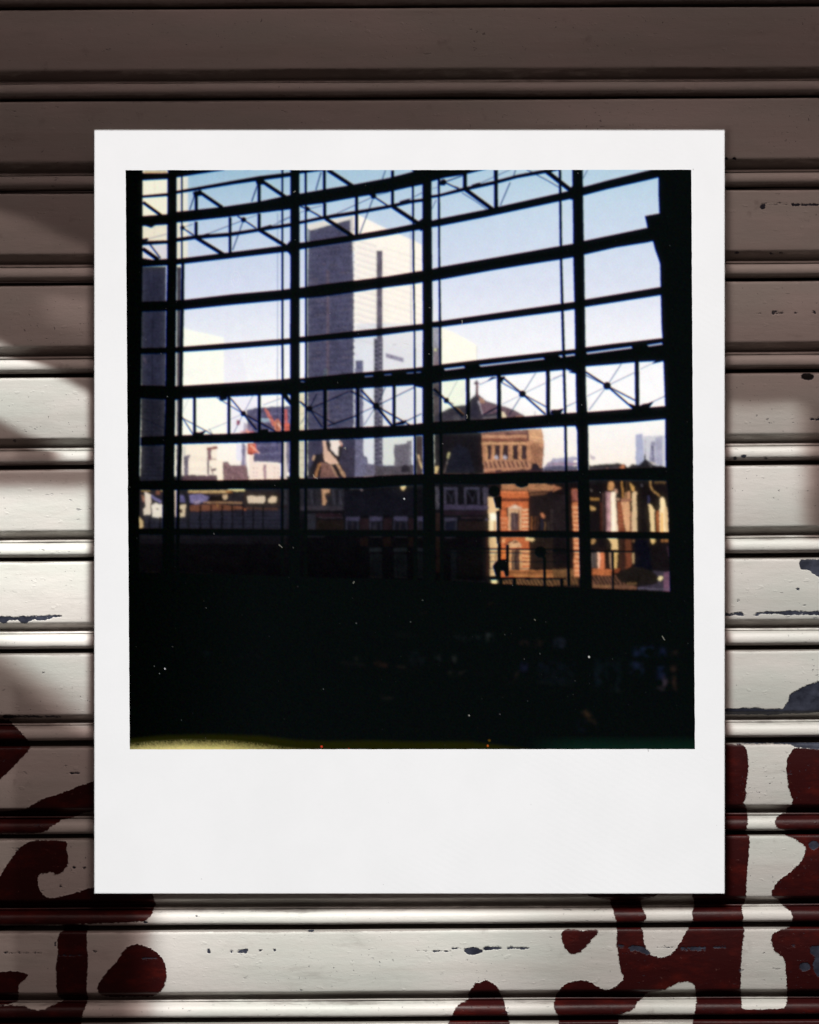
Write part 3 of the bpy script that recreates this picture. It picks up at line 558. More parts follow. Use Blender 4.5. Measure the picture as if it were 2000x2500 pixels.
# right: lit piers between shadow
B(C12, [0,270,1310,270,1310,1475,0,1440], (20,16,18)); B(C12,[0,400,140,400,140,800,0,800],(32,26,28)); B(C12,[0,1220,280,1220,280,1400,0,1400],(110,78,52))
for i in range(9): BS(C12, -30+i*40, 1310, 40+i*40, 1425, 19, (44,32,26), .8)
B(C12,[0,290,100,330,0,370],(160,106,80))
B(C12, [212,335,278,335,302,1315,240,1315], (196,120,82)); B(C12, [215,340,275,340,278,475,216,475], (140,84,74)); BS(C12,215,475,280,475,10,(70,36,34))
for y in range(540, 1300, 50): BS(C12, 218+ (y-340)*.025, y, 286+(y-340)*.02, y, 22, (236,176,130), .8)
BS(C12, 410,448,515,448,26,(142,104,58)); B(C12,[410,520,470,545,478,570,420,572],(190,152,100)); B(C12,[412,330,440,350,430,370,412,360],(90,80,76)); B(C12,[520,480,560,480,560,800,530,800],(66,34,24),.8); BS(C12,560,380,560,800,24,(60,44,40))
B(C12, [612,350,612,270,640,250,668,265,680,300,668,350], (196,144,96)); B(C12, [588,372,690,366,700,560,722,805,596,805], (184,144,146)); B(C12, [640,370,690,366,700,560,722,805,650,805], (248,226,196)); B(C12,[655,372,675,372,690,805,660,805],(255,246,222)); B(C12,[588,372,605,372,610,805,594,805],(128,96,100)); B(C12,[680,330,715,345,715,385,690,380],(176,136,116)); B(C12,[700,435,740,440,735,470,705,465],(160,124,100))
B(C12, [712,480,770,480,795,805,720,805], (126,66,46)); BS(C12,765,250,785,460,14,(176,128,72)); B(C12, [760,480,850,478,858,600,852,805,806,805], (214,164,124)); B(C12,[800,380,850,360,860,440,800,450],(190,140,104)); B(C12,[750,440,880,445,880,475,760,478],(150,104,84)); BS(C12,820,250,815,440,12,(70,50,34))
for y in range(530, 800, 45): BS(C12, 715,y,790,y+2,14,(160,100,70),.7)
B(C12,[850,262,880,290,905,320,905,362,875,362],(206,158,96)); B(C12, [880,385,905,362,935,375,922,400,930,600,932,805,862,805,880,600], (216,186,146)); BS(C12,870,600,868,800,14,(150,104,84)); BS(C12,980,285,990,310,14,(80,74,84))
B(C12, [1060,500,1085,510,1125,570,1122,620,1130,812,1086,812,1075,600], (236,208,158)); B(C12,[1055,410,1075,410,1070,500,1055,500],(50,46,80)); B(C12, [1140,575,1180,570,1190,812,1150,812], (142,80,46)); B(C12, [1185,440,1215,425,1240,450,1250,520,1272,560,1285,812,1186,812], (252,226,180)); B(C12,[1240,520,1272,560,1285,812,1255,812,1240,640],(222,186,140)); B(C12,[1196,600,1220,600,1225,812,1195,812],(240,190,120))
for a in ((1078,240,1085,300),(1085,300,1115,355),(1115,355,1190,425)): BS(C12, *a, 13, (176,136,86))
BS(C12,1120,262,1250,262,22,(112,86,56)); 
for x in range(1125,1250,22): BS(C12,x,250,x+6,290,8,(50,36,26))
B(C12, [600,878,715,876,722,1005,650,1012,655,950,630,900], (226,192,138)); B(C12,[420,895,460,885,480,915,450,945,425,945],(166,128,84)); B(C12,[880,895,940,895,925,925,885,925],(120,88,60)); B(C12,[800,890,870,890,870,1230,800,1230],(92,54,38)); B(C12,[735,890,800,890,800,1240,720,1240],(48,30,26))
B(C12, [668,1040,722,1040,715,1130,705,1240,675,1235], (216,176,116)); B(C12, [495,1040,570,1040,575,1225,500,1225], (192,112,76)); B(C12,[497,1040,522,1040,525,1215,500,1215],(236,190,160)); B(C12, [428,1045,490,1045,490,1215,432,1210], (84,76,72)); BS(C12,455,1045,458,1210,10,(30,26,32)); B(C12,[625,1040,650,1040,650,1240,640,1240],(176,140,110)); B(C12, [432,1218,655,1228,655,1300,436,1290], (168,98,62)); B(C12,[655,1215,740,1215,730,1260,660,1270],(120,60,40)); B(C12,[812,1045,880,1045,870,1215,820,1215],(112,62,44)); BS(C12,892,1045,890,1160,18,(190,158,116))
B(C12, [436,1300,700,1290,930,1350,930,1450,440,1440], (104,72,56))
for i in range(13): BS(C12, 430+i*40, 1295, 495+i*40, 1400, 19, (24,18,20), .9)
for x in range(450,640,14): BS(C12, x,1400,x+2,1425,7,(150,110,72),.7)
B(C12,[700,1290,870,1190,1100,1240,1170,1300,1160,1380,940,1420,760,1370],(26,22,20)); B(C12,[900,895,1060,895,1100,1240,900,1190],(9,10,22)); B(C12, [1100,1240,1300,1250,1310,1475,940,1445,960,1420,1150,1390,1180,1330], (54,46,62)); B(C12,[1230,1255,1300,1255,1308,1475,1230,1465],(104,74,92)); B(C12, [1165,1340,1180,1305,1220,1305,1215,1340,1185,1365], (232,214,164)); BS(C12,940,1435,1300,1450,10,(104,96,116),.8); BS(C12,820,1380,930,1385,20,(120,92,60),.7); B(C12, [1085,890,1130,885,1138,920,1110,942,1090,925], (226,190,128)); BS(C12,1200,905,1280,905,22,(150,100,60)); BS(C12,1225,905,1240,905,18,(30,20,16)); BS(C12,1270,980,1290,1080,12,(66,46,58))
# soften and add emulsion glow
def blur(A, s):
    r = int(s * 2.6 + 1); kx = np.exp(-np.arange(-r, r+1)**2 / (2*s*s)); kx /= kx.sum()
    for ax in (0, 1):
        pad = [(0, 0)] * A.ndim; pad[ax] = (r, r); Q = np.pad(A, pad, mode='edge'); out = np.zeros_like(A)
        for i, kk in enumerate(kx):
            sl = [slice(None)] * A.ndim; sl[ax] = slice(i, i + A.shape[ax]); out += Q[tuple(sl)] * kk
        A = out
    return A

# --- steelwork: mullions (y, left, right) and rails (x, top, bottom)
def vbar(rows, al=1.0): ik([(l, y) for y, l, r in rows] + [(r, y) for y, l, r in rows[::-1]], al)
def hbar(cols, al=1.0): ik([(x, t) for x, t, b in cols] + [(x, b) for x, t, b in cols[::-1]], al)
vbar([(395,280,348),(640,280,348),(800,280,346.5),(1000,280,344),(1200,280,340),(1280,280,339),(1900,280,338)])
vbar([(395,409,431),(640,408.5,431.5),(780,405,430),(1000,402.5,428),(1180,398,425),(1420,397,424.5)])
vbar([(430,442.5,446),(630,442.5,446),(642,443,450),(720,441.5,449.5),(900,438.5,446.5),(1100,436,444),(1180,432,438.5),(1300,430.5,437.5),(1420,430,436)])
vbar([(400,687.5,691.5),(800,687.5,692),(1000,688,693),(1150,686.5,692.5),(1300,686,692),(1400,686,692)])
vbar([(520,677,678.6),(800,677,678.6),(1100,676,678)], .35)
vbar([(395,709,731),(640,709,731.5),(800,708.2,731.7),(1000,708.5,731),(1150,707,730.5),(1420,706.5,731)])
vbar([(415,744,748.8),(640,745,749.4),(900,744.8,750),(1100,744,750),(1420,742.5,748.8)])
vbar([(450,1006,1010.4),(640,1007.5,1012),(800,1010.6,1014),(1000,1010.8,1015),(1180,1010.6,1017),(1420,1010.6,1018)])
vbar([(520,1001,1003),(800,1003,1005)], .25)
vbar([(395,1032,1053.2),(560,1031.3,1054.2),(780,1032.5,1056.2),(1000,1031.5,1058),(1180,1033,1061),(1430,1034,1062)])
vbar([(430,1069,1074),(640,1070.5,1074.8),(790,1071.8,1077),(1000,1073,1078.4),(1180,1075,1081),(1430,1076,1083)])
vbar([(400,1364,1370),(640,1367.4,1373),(790,1371,1377.4),(1000,1377,1383),(1150,1379.5,1385.5),(1430,1386,1392.5)])
vbar([(395,1397,1422.4),(560,1399.5,1425),(640,1400,1426.5),(780,1403.6,1428.6),(960,1406.5,1431),(1040,1409,1436),(1180,1411.4,1438),(1300,1414,1440),(1440,1416.5,1444)])
ik([(1730,390),(1630,390),(1588,412),(1607.8,432),(1607.8,470),(1610,521),(1574.7,527.5),(1577,537),(1581,556),(1588,575),(1594.5,589),(1600,610),(1608,632),(1612,645),(1613,700),(1615.5,800),(1618,830),(1620,880),(1624,990),(1625.4,1140),(1632,1200),(1634,1300),(1636,1450),(1640,1900),(1730,1900)])
hbar([(280,395,440),(350,422,440),(409,421,437)]); ik([(280,395),(345,395),(345,440),(280,440)]); ik([(405,395),(545,395),(548,415),(431,433),(405,437)]); INK[0:23, 60:120] *= np.linspace(0.0, 1, 23)[:, None] > 2
hbar([(344,424,440.5),(409,422.5,437)])
hbar([(344,477.5,483),(409,471.5,478.7),(433,465.5,472.5),(567,441.5,450.5),(633,430,441),(708,421,431),(731,416.5,424),(790,400,416),(800,398,412)])
hbar([(344,528,552),(409,523,548),(433,517,543),(545,505,531),(633,492,520),(708,476,511),(732,473,503),(787,463,496.5),(861,451,483),(947,435,469),(1005,420,456),(1032,410,450.5),(1053,400,443),(1086,396,434),(1130,390,427),(1183,390,414),(1200,390,408)])
hbar([(344,589,598.7),(409,586.7,594.7),(433,581,590),(476,574.7,584),(561,568,577),(633,557,565),(708,545,553.3),(732,540,547),(787,528,536),(867,515,524),(947,501,509),(1005,488,496),(1032,485,492),(1053,477,483.7),(1073,474,480.5),(1130,458.4,467),(1209,441,449.5),(1262,427,435),(1313,417,426),(1346,411,420),(1364,405,414)])
hbar([(344,636,652),(409,632,648),(433,632,646),(449,630,644),(551,617.5,632),(687,600.5,616),(708,597,614),(732,593,609),(787,585,600),(867,573,588),(947,559.5,574.7),(1005,548,564),(1032,544,560),(1053,538.8,555),(1073,534,552),(1185,512,530),(1366,471.6,491.4),(1397,464,485),(1423,457,477.5),(1482,441,462),(1586,415.4,438.5),(1612,408,432)])
hbar([(344,737,761),(409,735,758.7),(451,732,756),(567,718.7,744),(687,708,733),(708,705,730.7),(732,702.7,729),(787,694.7,724),(867,685,713),(947,674.7,701),(1011,664,693),(1032,661,689),(1056,656.7,686.4),(1074,652,683),(1207,629,659),(1284,615.5,646.5),(1368,600.5,633.5),(1400,595,628),(1425,588.4,622),(1504,572,604),(1581,556,591.7),(1602,551,587)])
hbar([(344,850,864),(405,849,863),(447,846.5,859),(545,839,853),(687,828,842),(708,826,840),(732,822.7,836.5),(787,817,831),(867,808,825),(920,802.7,820),(1011,793,808),(1032,790.7,806),(1056,786,799),(1074,784,798.5),(1370,741.5,760),(1402,737,755),(1428,731.6,749.5),(1613,700.7,720.5),(1640,696,716)])
hbar([(344,941,972),(428,943,977),(447,942,973),(567,934.7,968),(687,926.7,962.7),(708,924,964),(732,924,958.7),(787,918.7,953),(867,910.7,949),(1011,898.7,940),(1032,896,942.7),(1056,893,936),(1078,889.6,931.5),(1200,875,919),(1372,856,903.4),(1402,852.7,905.6),(1431,848,894.6),(1500,839,889),(1555,833,884),(1630,824,880)])
hbar([(344,1067,1088),(428,1064,1085),(447,1062.7,1084),(567,1058.7,1081),(687,1053,1078.7),(732,1050.7,1076),(880,1042.7,1070.7),(957,1040,1066.7),(1011,1036,1064),(1032,1033,1062.7),(1079,1029,1059),(1174,1024.5,1056),(1227,1021,1051),(1326,1013.5,1044),(1381,1009,1041),(1410,1007,1040),(1436,1006,1038),(1544,998,1031),(1630,991,1023)])
hbar([(338,1175,1195),(428,1173,1196),(567,1173,1193),(700,1170,1193),(731,1168,1192),(787,1168,1190.7),(890,1164,1192),(957,1160,1187),(1082,1156,1180),(1183,1155.6,1182),(1273,1153,1179.5),(1381,1149.7,1178),(1438,1147.5,1171),(1530,1144,1171),(1635,1141,1173)])
hbar([(338,1291,1304),(567,1292,1306),(750,1294.6,1306.6),(1000,1296,1308),(1183,1297,1310),(1291,1296,1310.6),(1414,1297.4,1311.7),(1438,1298.5,1313),(1640,1300,1314)])
ik([(280,1398),(380,1399),(520,1402),(700,1408),(960,1416),(1102,1419),(1200,1425),(1382,1434),(1430,1436),(1640,1447),(1730,1452),(1730,1900),(280,1900)])
# upper truss members
KS(C1,[672,250,672,420],28); KS(C1,[690,250,910,400],30); KS(C1,[655,290,612,420],8); KS(C1,[1248,150,1248,350],27); KS(C1,[1232,195,1180,345],8); KS(C1,[1275,160,1500,312],32)
K_(C1,[640,260,720,240,720,290,650,300]); K_(C1,[1215,150,1290,140,1300,190,1225,190])
KS(C1,[185,352,355,475],26); KS(C1,[670,530,670,680],28); KS(C1,[982,490,982,820],24); KS(C1,[1248,455,1248,600],27)
KD(C1,1105,512,24); KS(C1,[1050,480,1105,512,1220,590],12,.9); KS(C1,[1230,468,1105,512],5,.55); KS(C1,[1105,515,780,640],7,.6); KS(C1,[1098,530,1060,640,1005,790],9,.75)
KS(C1,[660,670,935,838],32); KS(C1,[1240,600,1490,752],32); KD(C1,545,585,20); KS(C1,[545,585,650,655],12,.85); KS(C1,[545,585,640,552],6,.55); KS(C1,[532,600,540,700],8,.6)
KS(C1,[1350,575,1530,490],7,.55); KS(C1,[700,665,790,642],16); KS(C1,[1270,590,1360,565],16); KS(C1,[182,778,325,878],34); KS(C1,[185,690,250,740,345,865],13,.85); KS(C1,[190,700,400,645],4,.4)
K_(C1,[1490,330,1530,290,1620,270,1640,350,1500,350]); K_(C1,[1500,740,1535,700,1535,820,1500,800]); K_(C1,[1500,800,1535,800,1535,850,1525,822])
K_(C1,[160,860,280,880,200,905,160,905]); K_(C1,[190,560,260,585,300,560,190,540])
KS(C1,[230,690,180,700],22)
KS(C2,[420,55,420,245],28); KS(C2,[390,75,342,240],9,.8); KS(C2,[450,55,680,205],34); KS(C2,[422,360,422,490],28); KS(C2,[716,300,716,655],28); KD(C2,870,297,25); KS(C2,[790,265,870,297,1010,390],13,.9)
KS(C2,[870,300,540,452],7,.6); KS(C2,[870,297,1015,258],6,.55); KS(C2,[862,325,820,440,745,640],9,.7); KS(C2,[1044,60,1044,385],27); KS(C2,[980,60,950,140],7,.75); KS(C2,[1045,390,1295,556],36); KS(C2,[430,500,680,662],32)
KD(C2,265,415,22); KS(C2,[200,388,265,415,400,492],13,.9); KS(C2,[265,415,400,382],6,.55); KS(C2,[200,445,265,420],6,.5); KS(C2,[1180,335,1320,262],7,.6); KS(C2,[0,525,110,482],6,.45); KS(C2,[450,480,545,460],15); KS(C2,[1110,350,1200,325],14)
K_(C2,[1220,50,1330,50,1330,90,1240,80]); K_(C2,[1290,545,1325,500,1325,600,1300,620]); K_(C2,[90,300,125,270,195,270,195,390,120,420]); K_(C2,[85,730,110,700,195,720,195,790,100,790])
KD(C3,285,205,34); KS(C3,[240,185,300,205,480,292],13,.9); KS(C3,[330,225,462,268],9,.7); KS(C3,[285,205,500,130],12,.8); KS(C3,[160,275,240,255],6,.5); KS(C3,[205,400,160,495],8,.6); KS(C3,[523,90,523,290],42); KS(C3,[530,285,830,505],42)
KS(C3,[490,320,640,412,765,503],9,.7); KS(C3,[866,65,868,500],42); KS(C3,[1025,205,915,462],10,.75); KS(C3,[1085,65,1062,135],9,.75); KS(C3,[690,215,845,145,1030,60],9,.5); KS(C3,[600,245,690,218],24); KS(C3,[1410,70,1715,308],48); KS(C3,[1305,115,1440,185,1575,265],9,.75); KS(C3,[1205,60,1290,105],10,.8); K_(C3,[1390,60,1570,65,1440,100])
K_(C3,[1680,290,1725,225,1760,225,1760,400,1680,390]); K_(C3,[0,640,60,600,60,700,0,700]); K_(C3,[225,220,290,170,310,220,260,240])
KS(C4,[385,65,335,160],8,.6); K_(C4,[190,285,218,240,330,240,330,360,200,400])
# lower truss members
for x, a, b in ((657,715,1065),(972,690,1050),(1248,680,1035)): KS(C5,[x,a,x,b],26)
KD(C5,1103,862,25); KS(C5,[985,720,1103,862],11,.9); KS(C5,[860,715,1103,862],8,.8); KS(C5,[1190,700,1103,862],6,.5); KS(C5,[1103,862,1225,1010],14,.95); KS(C5,[1103,862,1400,1025],12,.9); KS(C5,[1103,862,1015,1040],6,.55); KS(C5,[985,915,1103,862],5,.35)
KS(C5,[540,890,645,1055],9,.85); KS(C5,[540,900,830,1058],8,.8); KS(C5,[970,935,740,1030],5,.4); K_(C5,[630,1065,650,1030,700,1035,765,1015,720,1070]); KS(C5,[790,1000,820,1050],9,.4); K_(C5,[880,700,960,690,950,735,890,745]); KS(C5,[1285,782,1530,692],5,.5); K_(C5,[1440,680,1500,680,1545,760,1535,790]); KS(C5,[600,730,548,850],4,.3); K_(C5,[1250,1015,1330,1005,1330,1040,1250,1040])
KS(C5,[160,900,400,1000],8,.4); KS(C5,[1620,750,1670,800],12,.8)
for x, a, b in ((426,640,1010),(727,630,1000),(1058,600,985)): KS(C6,[x,a,x,b],29)
KD(C6,285,818,26,.95); KS(C6,[200,750,285,818,400,985],11,.85); KS(C6,[285,818,350,680],9,.7); KS(C6,[285,818,640,662],10,.7); KS(C6,[285,825,520,960],10,.7); KS(C6,[450,975,745,870],12,.8); KS(C6,[285,818,200,960],6,.5)
KD(C6,893,792,30); KS(C6,[755,645,893,792],15,.95); KS(C6,[660,655,750,700,893,792],12,.85); KS(C6,[980,620,893,792],9,.6); KS(C6,[893,792,1245,620],8,.7); KS(C6,[893,792,1045,980],20,.95); KS(C6,[893,792,1200,965],12,.9); KS(C6,[893,792,785,965],6,.6); KS(C6,[745,860,893,792],9,.5); K_(C6,[1060,970,1080,945,1130,930,1175,920,1150,960]); KS(C6,[1150,940,1310,862],9,.7); K_(C6,[1230,600,1320,600,1320,625,1260,615])
KD(C6,1535,745,22); KS(C6,[1420,640,1535,745,1700,880],14,.85)
for x, a, b in ((555,640,1120),(900,620,1095),(1443,560,1065)): KS(C7,[x,a,x+3,b],43)
KD(C7,320,895,26); KS(C7,[180,760,320,895],14,.9); KS(C7,[180,820,320,895],9,.8); KS(C7,[320,895,500,1080],18,.8); KS(C7,[320,895,440,680],6,.35); KS(C7,[320,900,400,940],9,.7)
KD(C7,1160,825,38); KS(C7,[940,640,1160,825],18,.9); KS(C7,[915,690,1160,825],11,.8); KS(C7,[1310,590,1160,825],10,.5); KS(C7,[1160,825,1610,612],7,.45); KS(C7,[935,940,1160,830],7,.4); KS(C7,[1160,825,1010,1065],11,.55); KS(C7,[1160,825,1415,1050],18,.95); KS(C7,[1160,825,1425,968],11,.85)
K_(C7,[1470,1050,1480,1000,1530,1020,1570,1010,1618,985,1600,1020,1580,1055]); K_(C7,[760,690,820,640,900,640,830,660]); KS(C7,[685,722,800,670],9,.45); KS(C7,[730,1055,885,968],12,.7); KS(C7,[1650,965,1725,930],7,.5); K_(C7,[900,640,970,630,940,690,900,700])
KD(C8,600,735,42); KS(C8,[365,582,600,735],17,.95); KS(C8,[365,618,600,735],11,.8); KS(C8,[765,482,600,735],9,.6); KS(C8,[600,735,905,588],8,.5); KS(C8,[380,850,600,740],7,.5); KS(C8,[600,735,400,1005],9,.55); KS(C8,[600,735,890,985],18,.95); KS(C8,[600,735,915,898],14,.85)
K_(C8,[840,930,900,950,935,970,1000,938,1060,928,1122,903,1075,968,1000,1010,880,990]); KS(C8,[1115,908,1240,850],8,.6); K_(C8,[1140,435,1235,440,1225,462,1088,494,1145,456]); KS(C8,[1090,492,970,550],6,.5); KS(C8,[930,460,936,975],46); KS(C8,[0,655,110,610],6,.45); K_(C8,[170,585,240,560,290,560,290,700,262,600]); K_(C8,[0,1000,60,1000,122,985,100,1010,60,1050,0,1060]); KS(C8,[150,962,265,912],7,.55); K_(C8,[250,1180,290,1180,290,1290,272,1240])
# railings and the figures on the platform
KS(C11,[340,996,1640,1003],13,.85); KS(C11,[330,1036,1640,1046],8,.7); KS(C11,[790,1136,1640,1142],6,.7); KS(C11,[790,1215,1640,1220],6,.6); KS(C11,[780,1318,1640,1330],14,.85); KS(C12,[0,1020,440,1022,900,1026],13,.9); KS(C12,[665,1030,668,1450],18,.95); KS(C12,[430,890,900,890],8,.0)
K_(C11,[832,1190,855,1155,900,1118,990,1112,1008,1140,1010,1300,975,1305,955,1240,915,1240,912,1312,870,1310]); KS(C11,[995,950,995,1140],28); KS(C11,[905,940,905,1140],26); KS(C11,[1405,1090,1408,1415],26); KD(C11,1360,1030,60); K_(C11,[1300,1000,1420,1000,1400,1100,1350,1080]); KS(C11,[1072,1330,1072,1410],34); KS(C11,[1596,1330,1598,1420],32); KS(C11,[925,1330,925,1400],26); K_(C11,[1200,1320,1240,1320,1250,1340,1190,1340]); KS(C11,[800,1330,1090,1325],18)
K_(C11,[840,430,925,420,925,560,900,540,870,545,850,470]); KD(C11,850,360,60); K_(C11,[1080,275,1225,275,1215,300,1150,318,1100,300]); KS(C11,[890,580,890,940],24,.9)
# mask of clear strips between the doubled rails
SLIT = [(C7,[290,545,515,518,522,538,300,566]),(C7,[675,506,1395,425,1408,442,700,524]),(C7,[1555,402,1598,395,1606,416,1590,422]),(C7,[1635,393,1725,380,1725,402,1640,414]),(C8,[60,402,105,395,105,418,88,422]),(C8,[136,392,243,379,246,400,142,413]),(C8,[370,364,872,299,880,320,376,386]),(C8,[1040,284,1210,256,1216,278,1062,300]),
        (C6,[785,517,868,511,866,524,790,531]),(C6,[962,505,1036,498,1034,510,970,514]),(C6,[1165,488,1238,482,1236,494,1175,498]),(C6,[1258,480,1305,477,1305,488,1262,492]),(C6,[200,564,240,566,238,576,202,574]),(C8,[140,552,160,550,172,570,150,576])]
slitm = np.zeros_like(INK)
for c, p in SLIT:
    r = fill(c(flat(p)))
    if r: slitm[r[0]] = np.maximum(slitm[r[0]], r[1] * (0.95 if c is not C6 else .6))
INK *= 1 - slitm * 0.8
# nothing in the far view is ruler-straight at this size: jostle it very slightly
wx_ = blur(RNG.normal(size=(CH, CW)).astype(np.float32), 3.5); wy_ = blur(RNG.normal(size=(CH, CW)).astype(np.float32), 3.5)
wx_ *= 0.5 / wx_.std(); wy_ *= 0.45 / wy_.std()
amp = np.interp(np.arange(CH) + OY, [900, 1000], [.35, 1])[:, None]
jy = np.clip(np.rint(np.arange(CH)[:, None] + wy_ * amp).astype(int), 0, CH - 1); jx = np.clip(np.rint(np.arange(CW)[None, :] + wx_ * amp).astype(int), 0, CW - 1)
BACK = BACK[jy, jx]
glow = blur(BACK, 9.0)
BACK = blur(BACK, 2.05) * 0.93 + glow * 0.07
lowdark = np.interp(np.arange(CH) + OY, [1190, 1200, 1300, 1310, 1400], [1, .85, .75, .5, .3])[:, None] * np.ones((1, CW)); lit = np.clip((np.arange(CW) + OX - 1175) / 30.0, 0, 1)[None, :]
nA = blur(RNG.normal(size=(CH, CW)).astype(np.float32), 1.6); nA /= nA.std(); nB = blur(RNG.normal(size=(CH, CW)).astype(np.float32), 5.0); nB /= nB.std()
lum = BACK.mean(-1); sat_ = np.where(BACK[..., 2] > BACK[..., 0], 0.80, 1.04)[..., None]; BACK = np.clip(BACK * sat_ + lum[..., None] * (1 - sat_), 0, 1); rough_ = np.clip((0.55 - lum) / 0.25, 0, 1)            # film and facade texture, none in the clear sky
BACK = BACK * np.clip(1 + rough_ * (nA * .06 + nB * .08), .3, 2)[..., None]
BACK *= (lowdark * (1 - lit) + lit)[..., None]
def shift(A, dx, dy):
    return np.roll(np.roll(A, dy, 0), dx, 1)
M = blur(INK, 1.75)
# colour fringes: the dye layers are a hair out of register
M = np.clip(M, 0, 1)
MR = 1 - (1 - (shift(M, 0, 1) * .6 + M * .4)) ** 2.3; MG = 1 - (1 - M) ** 2.05; MB = 1 - (1 - (shift(M, 1, -1) * .6 + M * .4)) ** 1.45
yy = (np.arange(CH) + OY)[:, None]; xx = (np.arange(CW) + OX)[None, :]
bl = np.zeros((CH, CW, 3), np.float32)
g = np.clip((xx - 320) / 300.0, 0, 1) * np.ones_like(yy)
DK = (s2l((1, 3, 2)), s2l((6, 10, 10)))
for ch in range(3): bl[..., ch] = DK[0][ch] * (1 - g) + DK[1][ch] * g
OUT = np.empty_like(BACK)
for ch, mm in enumerate((MR, MG, MB)): OUT[..., ch] = BACK[..., ch] * (1 - mm) + bl[..., ch] * mm
halo = blur(np.clip(OUT - .35, 0, 1), 7.0); OUT = OUT + halo * np.array([.036, .033, .046], np.float32)
# barely legible things in the dark lower half
def ghost(pts, col, a):
    r = fill(pts)
    if r: sl, m = r; GH[sl] = np.maximum(GH[sl], m[..., None] * s2l(col) * a)
GH = np.zeros_like(BACK)
DKc = crop(1000, 1450, 2.396)
for x0, y0, x1, y1, cc in ((250,245,420,272,(26,30,34)),(450,230,485,275,(50,54,54)),(650,278,695,298,(54,36,34)),(740,265,775,310,(60,42,36)),(845,262,910,312,(40,42,60)),(1310,312,1430,362,(26,36,66)),(1460,310,1500,370,(24,30,62)),(1290,400,1370,470,(24,32,56)),(1450,430,1500,520,(26,34,70)),(1535,330,1565,370,(50,34,30)),(1538,425,1562,555,(62,44,38)),(640,400,690,450,(24,24,52)),(1080,380,1240,560,(12,20,28)),(750,400,960,520,(12,16,26)),(150,350,180,400,(38,40,42)),(245,360,270,400,(44,46,44)),(230,455,340,470,(44,42,34)),(0,340,100,420,(14,18,24)),(740,418,800,426,(24,26,62)),(920,400,960,440,(18,20,44)),(980,740,1030,800,(14,16,34)),(460,55,495,68,(78,46,36)),(78,112,90,124,(90,68,50))):
    ghost(DKc(rect(x0,y0,x1,y1)), cc, 1)
for a in ((1445,580,1495,470,5,(84,74,84)),(1475,560,1500,500,18,(104,86,100)),(585,540,640,450,9,(52,40,34)),(1015,688,1068,735,22,(86,62,44)),(1068,735,1100,765,12,(60,44,34)),(740,515,950,538,4,(44,44,44)),(1095,552,1250,572,4,(44,46,48)),(1535,430,1560,560,5,(90,62,50)),(380,470,700,505,4,(30,28,26))):
    p, q = DKc([(a[0],a[1]),(a[2],a[3])]); ghost(seg(p, q, a[4]/2.396), a[5], 1)
DL = crop(290, 1450, 2.363)
for a in ((480,335,520,350,8,(20,36,44)),(700,350,830,362,5,(30,30,44)),(1280,395,1420,410,7,(44,34,32)),(1480,402,1560,414,14,(76,44,34)),(1600,420,1660,428,7,(54,42,36)),(1515,600,1585,602,8,(46,40,38)),(1600,235,1720,238,6,(34,30,30)),(1365,370,1372,378,14,(66,62,58)),(400,270,450,310,4,(24,24,30))):
    p, q = DL([(a[0],a[1]),(a[2],a[3])]); ghost(seg(p, q, a[4]/2.363), a[5], 1)
gn = blur(RNG.normal(size=(CH, CW)).astype(np.float32), 5.0); gn /= gn.std()
OUT += blur(GH, 4.0) * .17 * np.clip(1 + gn * .7, 0, 3)[..., None]
# undeveloped chemistry along the foot of the image
t = (xx - 317.0)
edge_top = np.interp(xx, [310, 400, 520, 640, 720, 800, 900, 1000, 1150, 1290, 1330, 1700], [1798, 1789, 1786, 1790, 1800, 1803, 1801, 1804, 1804, 1822, 1835, 1836])
edge_mid = np.interp(xx, [310, 360, 450, 560, 640, 700, 760, 860, 1000, 1290, 1700], [1812, 1806, 1801, 1803, 1811, 1820, 1825, 1829, 1829, 1831, 1835])
fo = np.clip((yy - edge_top) / 14.0, 0, 1); fm = np.clip((yy - edge_mid) / 26.0, 0, 1)
fo = fo * fo * (3 - 2 * fo); fm = fm ** 1.7
speck = blur(RNG.random((CH, CW)).astype(np.float32), 0.9); speck = (speck - speck.mean()) / speck.std()
fm = np.clip(fm + speck * 0.06 * (fm > .05) * (fm < .95), 0, 1)
ol = s2l((26, 27, 4)); cr = s2l((212, 198, 128)); cr2 = s2l((168, 158, 78))
for ch in range(3):
    OUT[..., ch] = OUT[..., ch] * (1 - fo) + ol[ch] * fo
    OUT[..., ch] = OUT[..., ch] * (1 - fm) + (cr[ch] * np.clip(1 - (xx - 400) / 500, 0, 1) + cr2[ch] * np.clip((xx - 400) / 500, 0, 1)) * fm
gr = np.clip((yy - 1795) / 30, 0, 1) * np.clip((xx - 1290) / 120, 0, 1)
OUT += gr[..., None] * s2l((4, 26, 16))
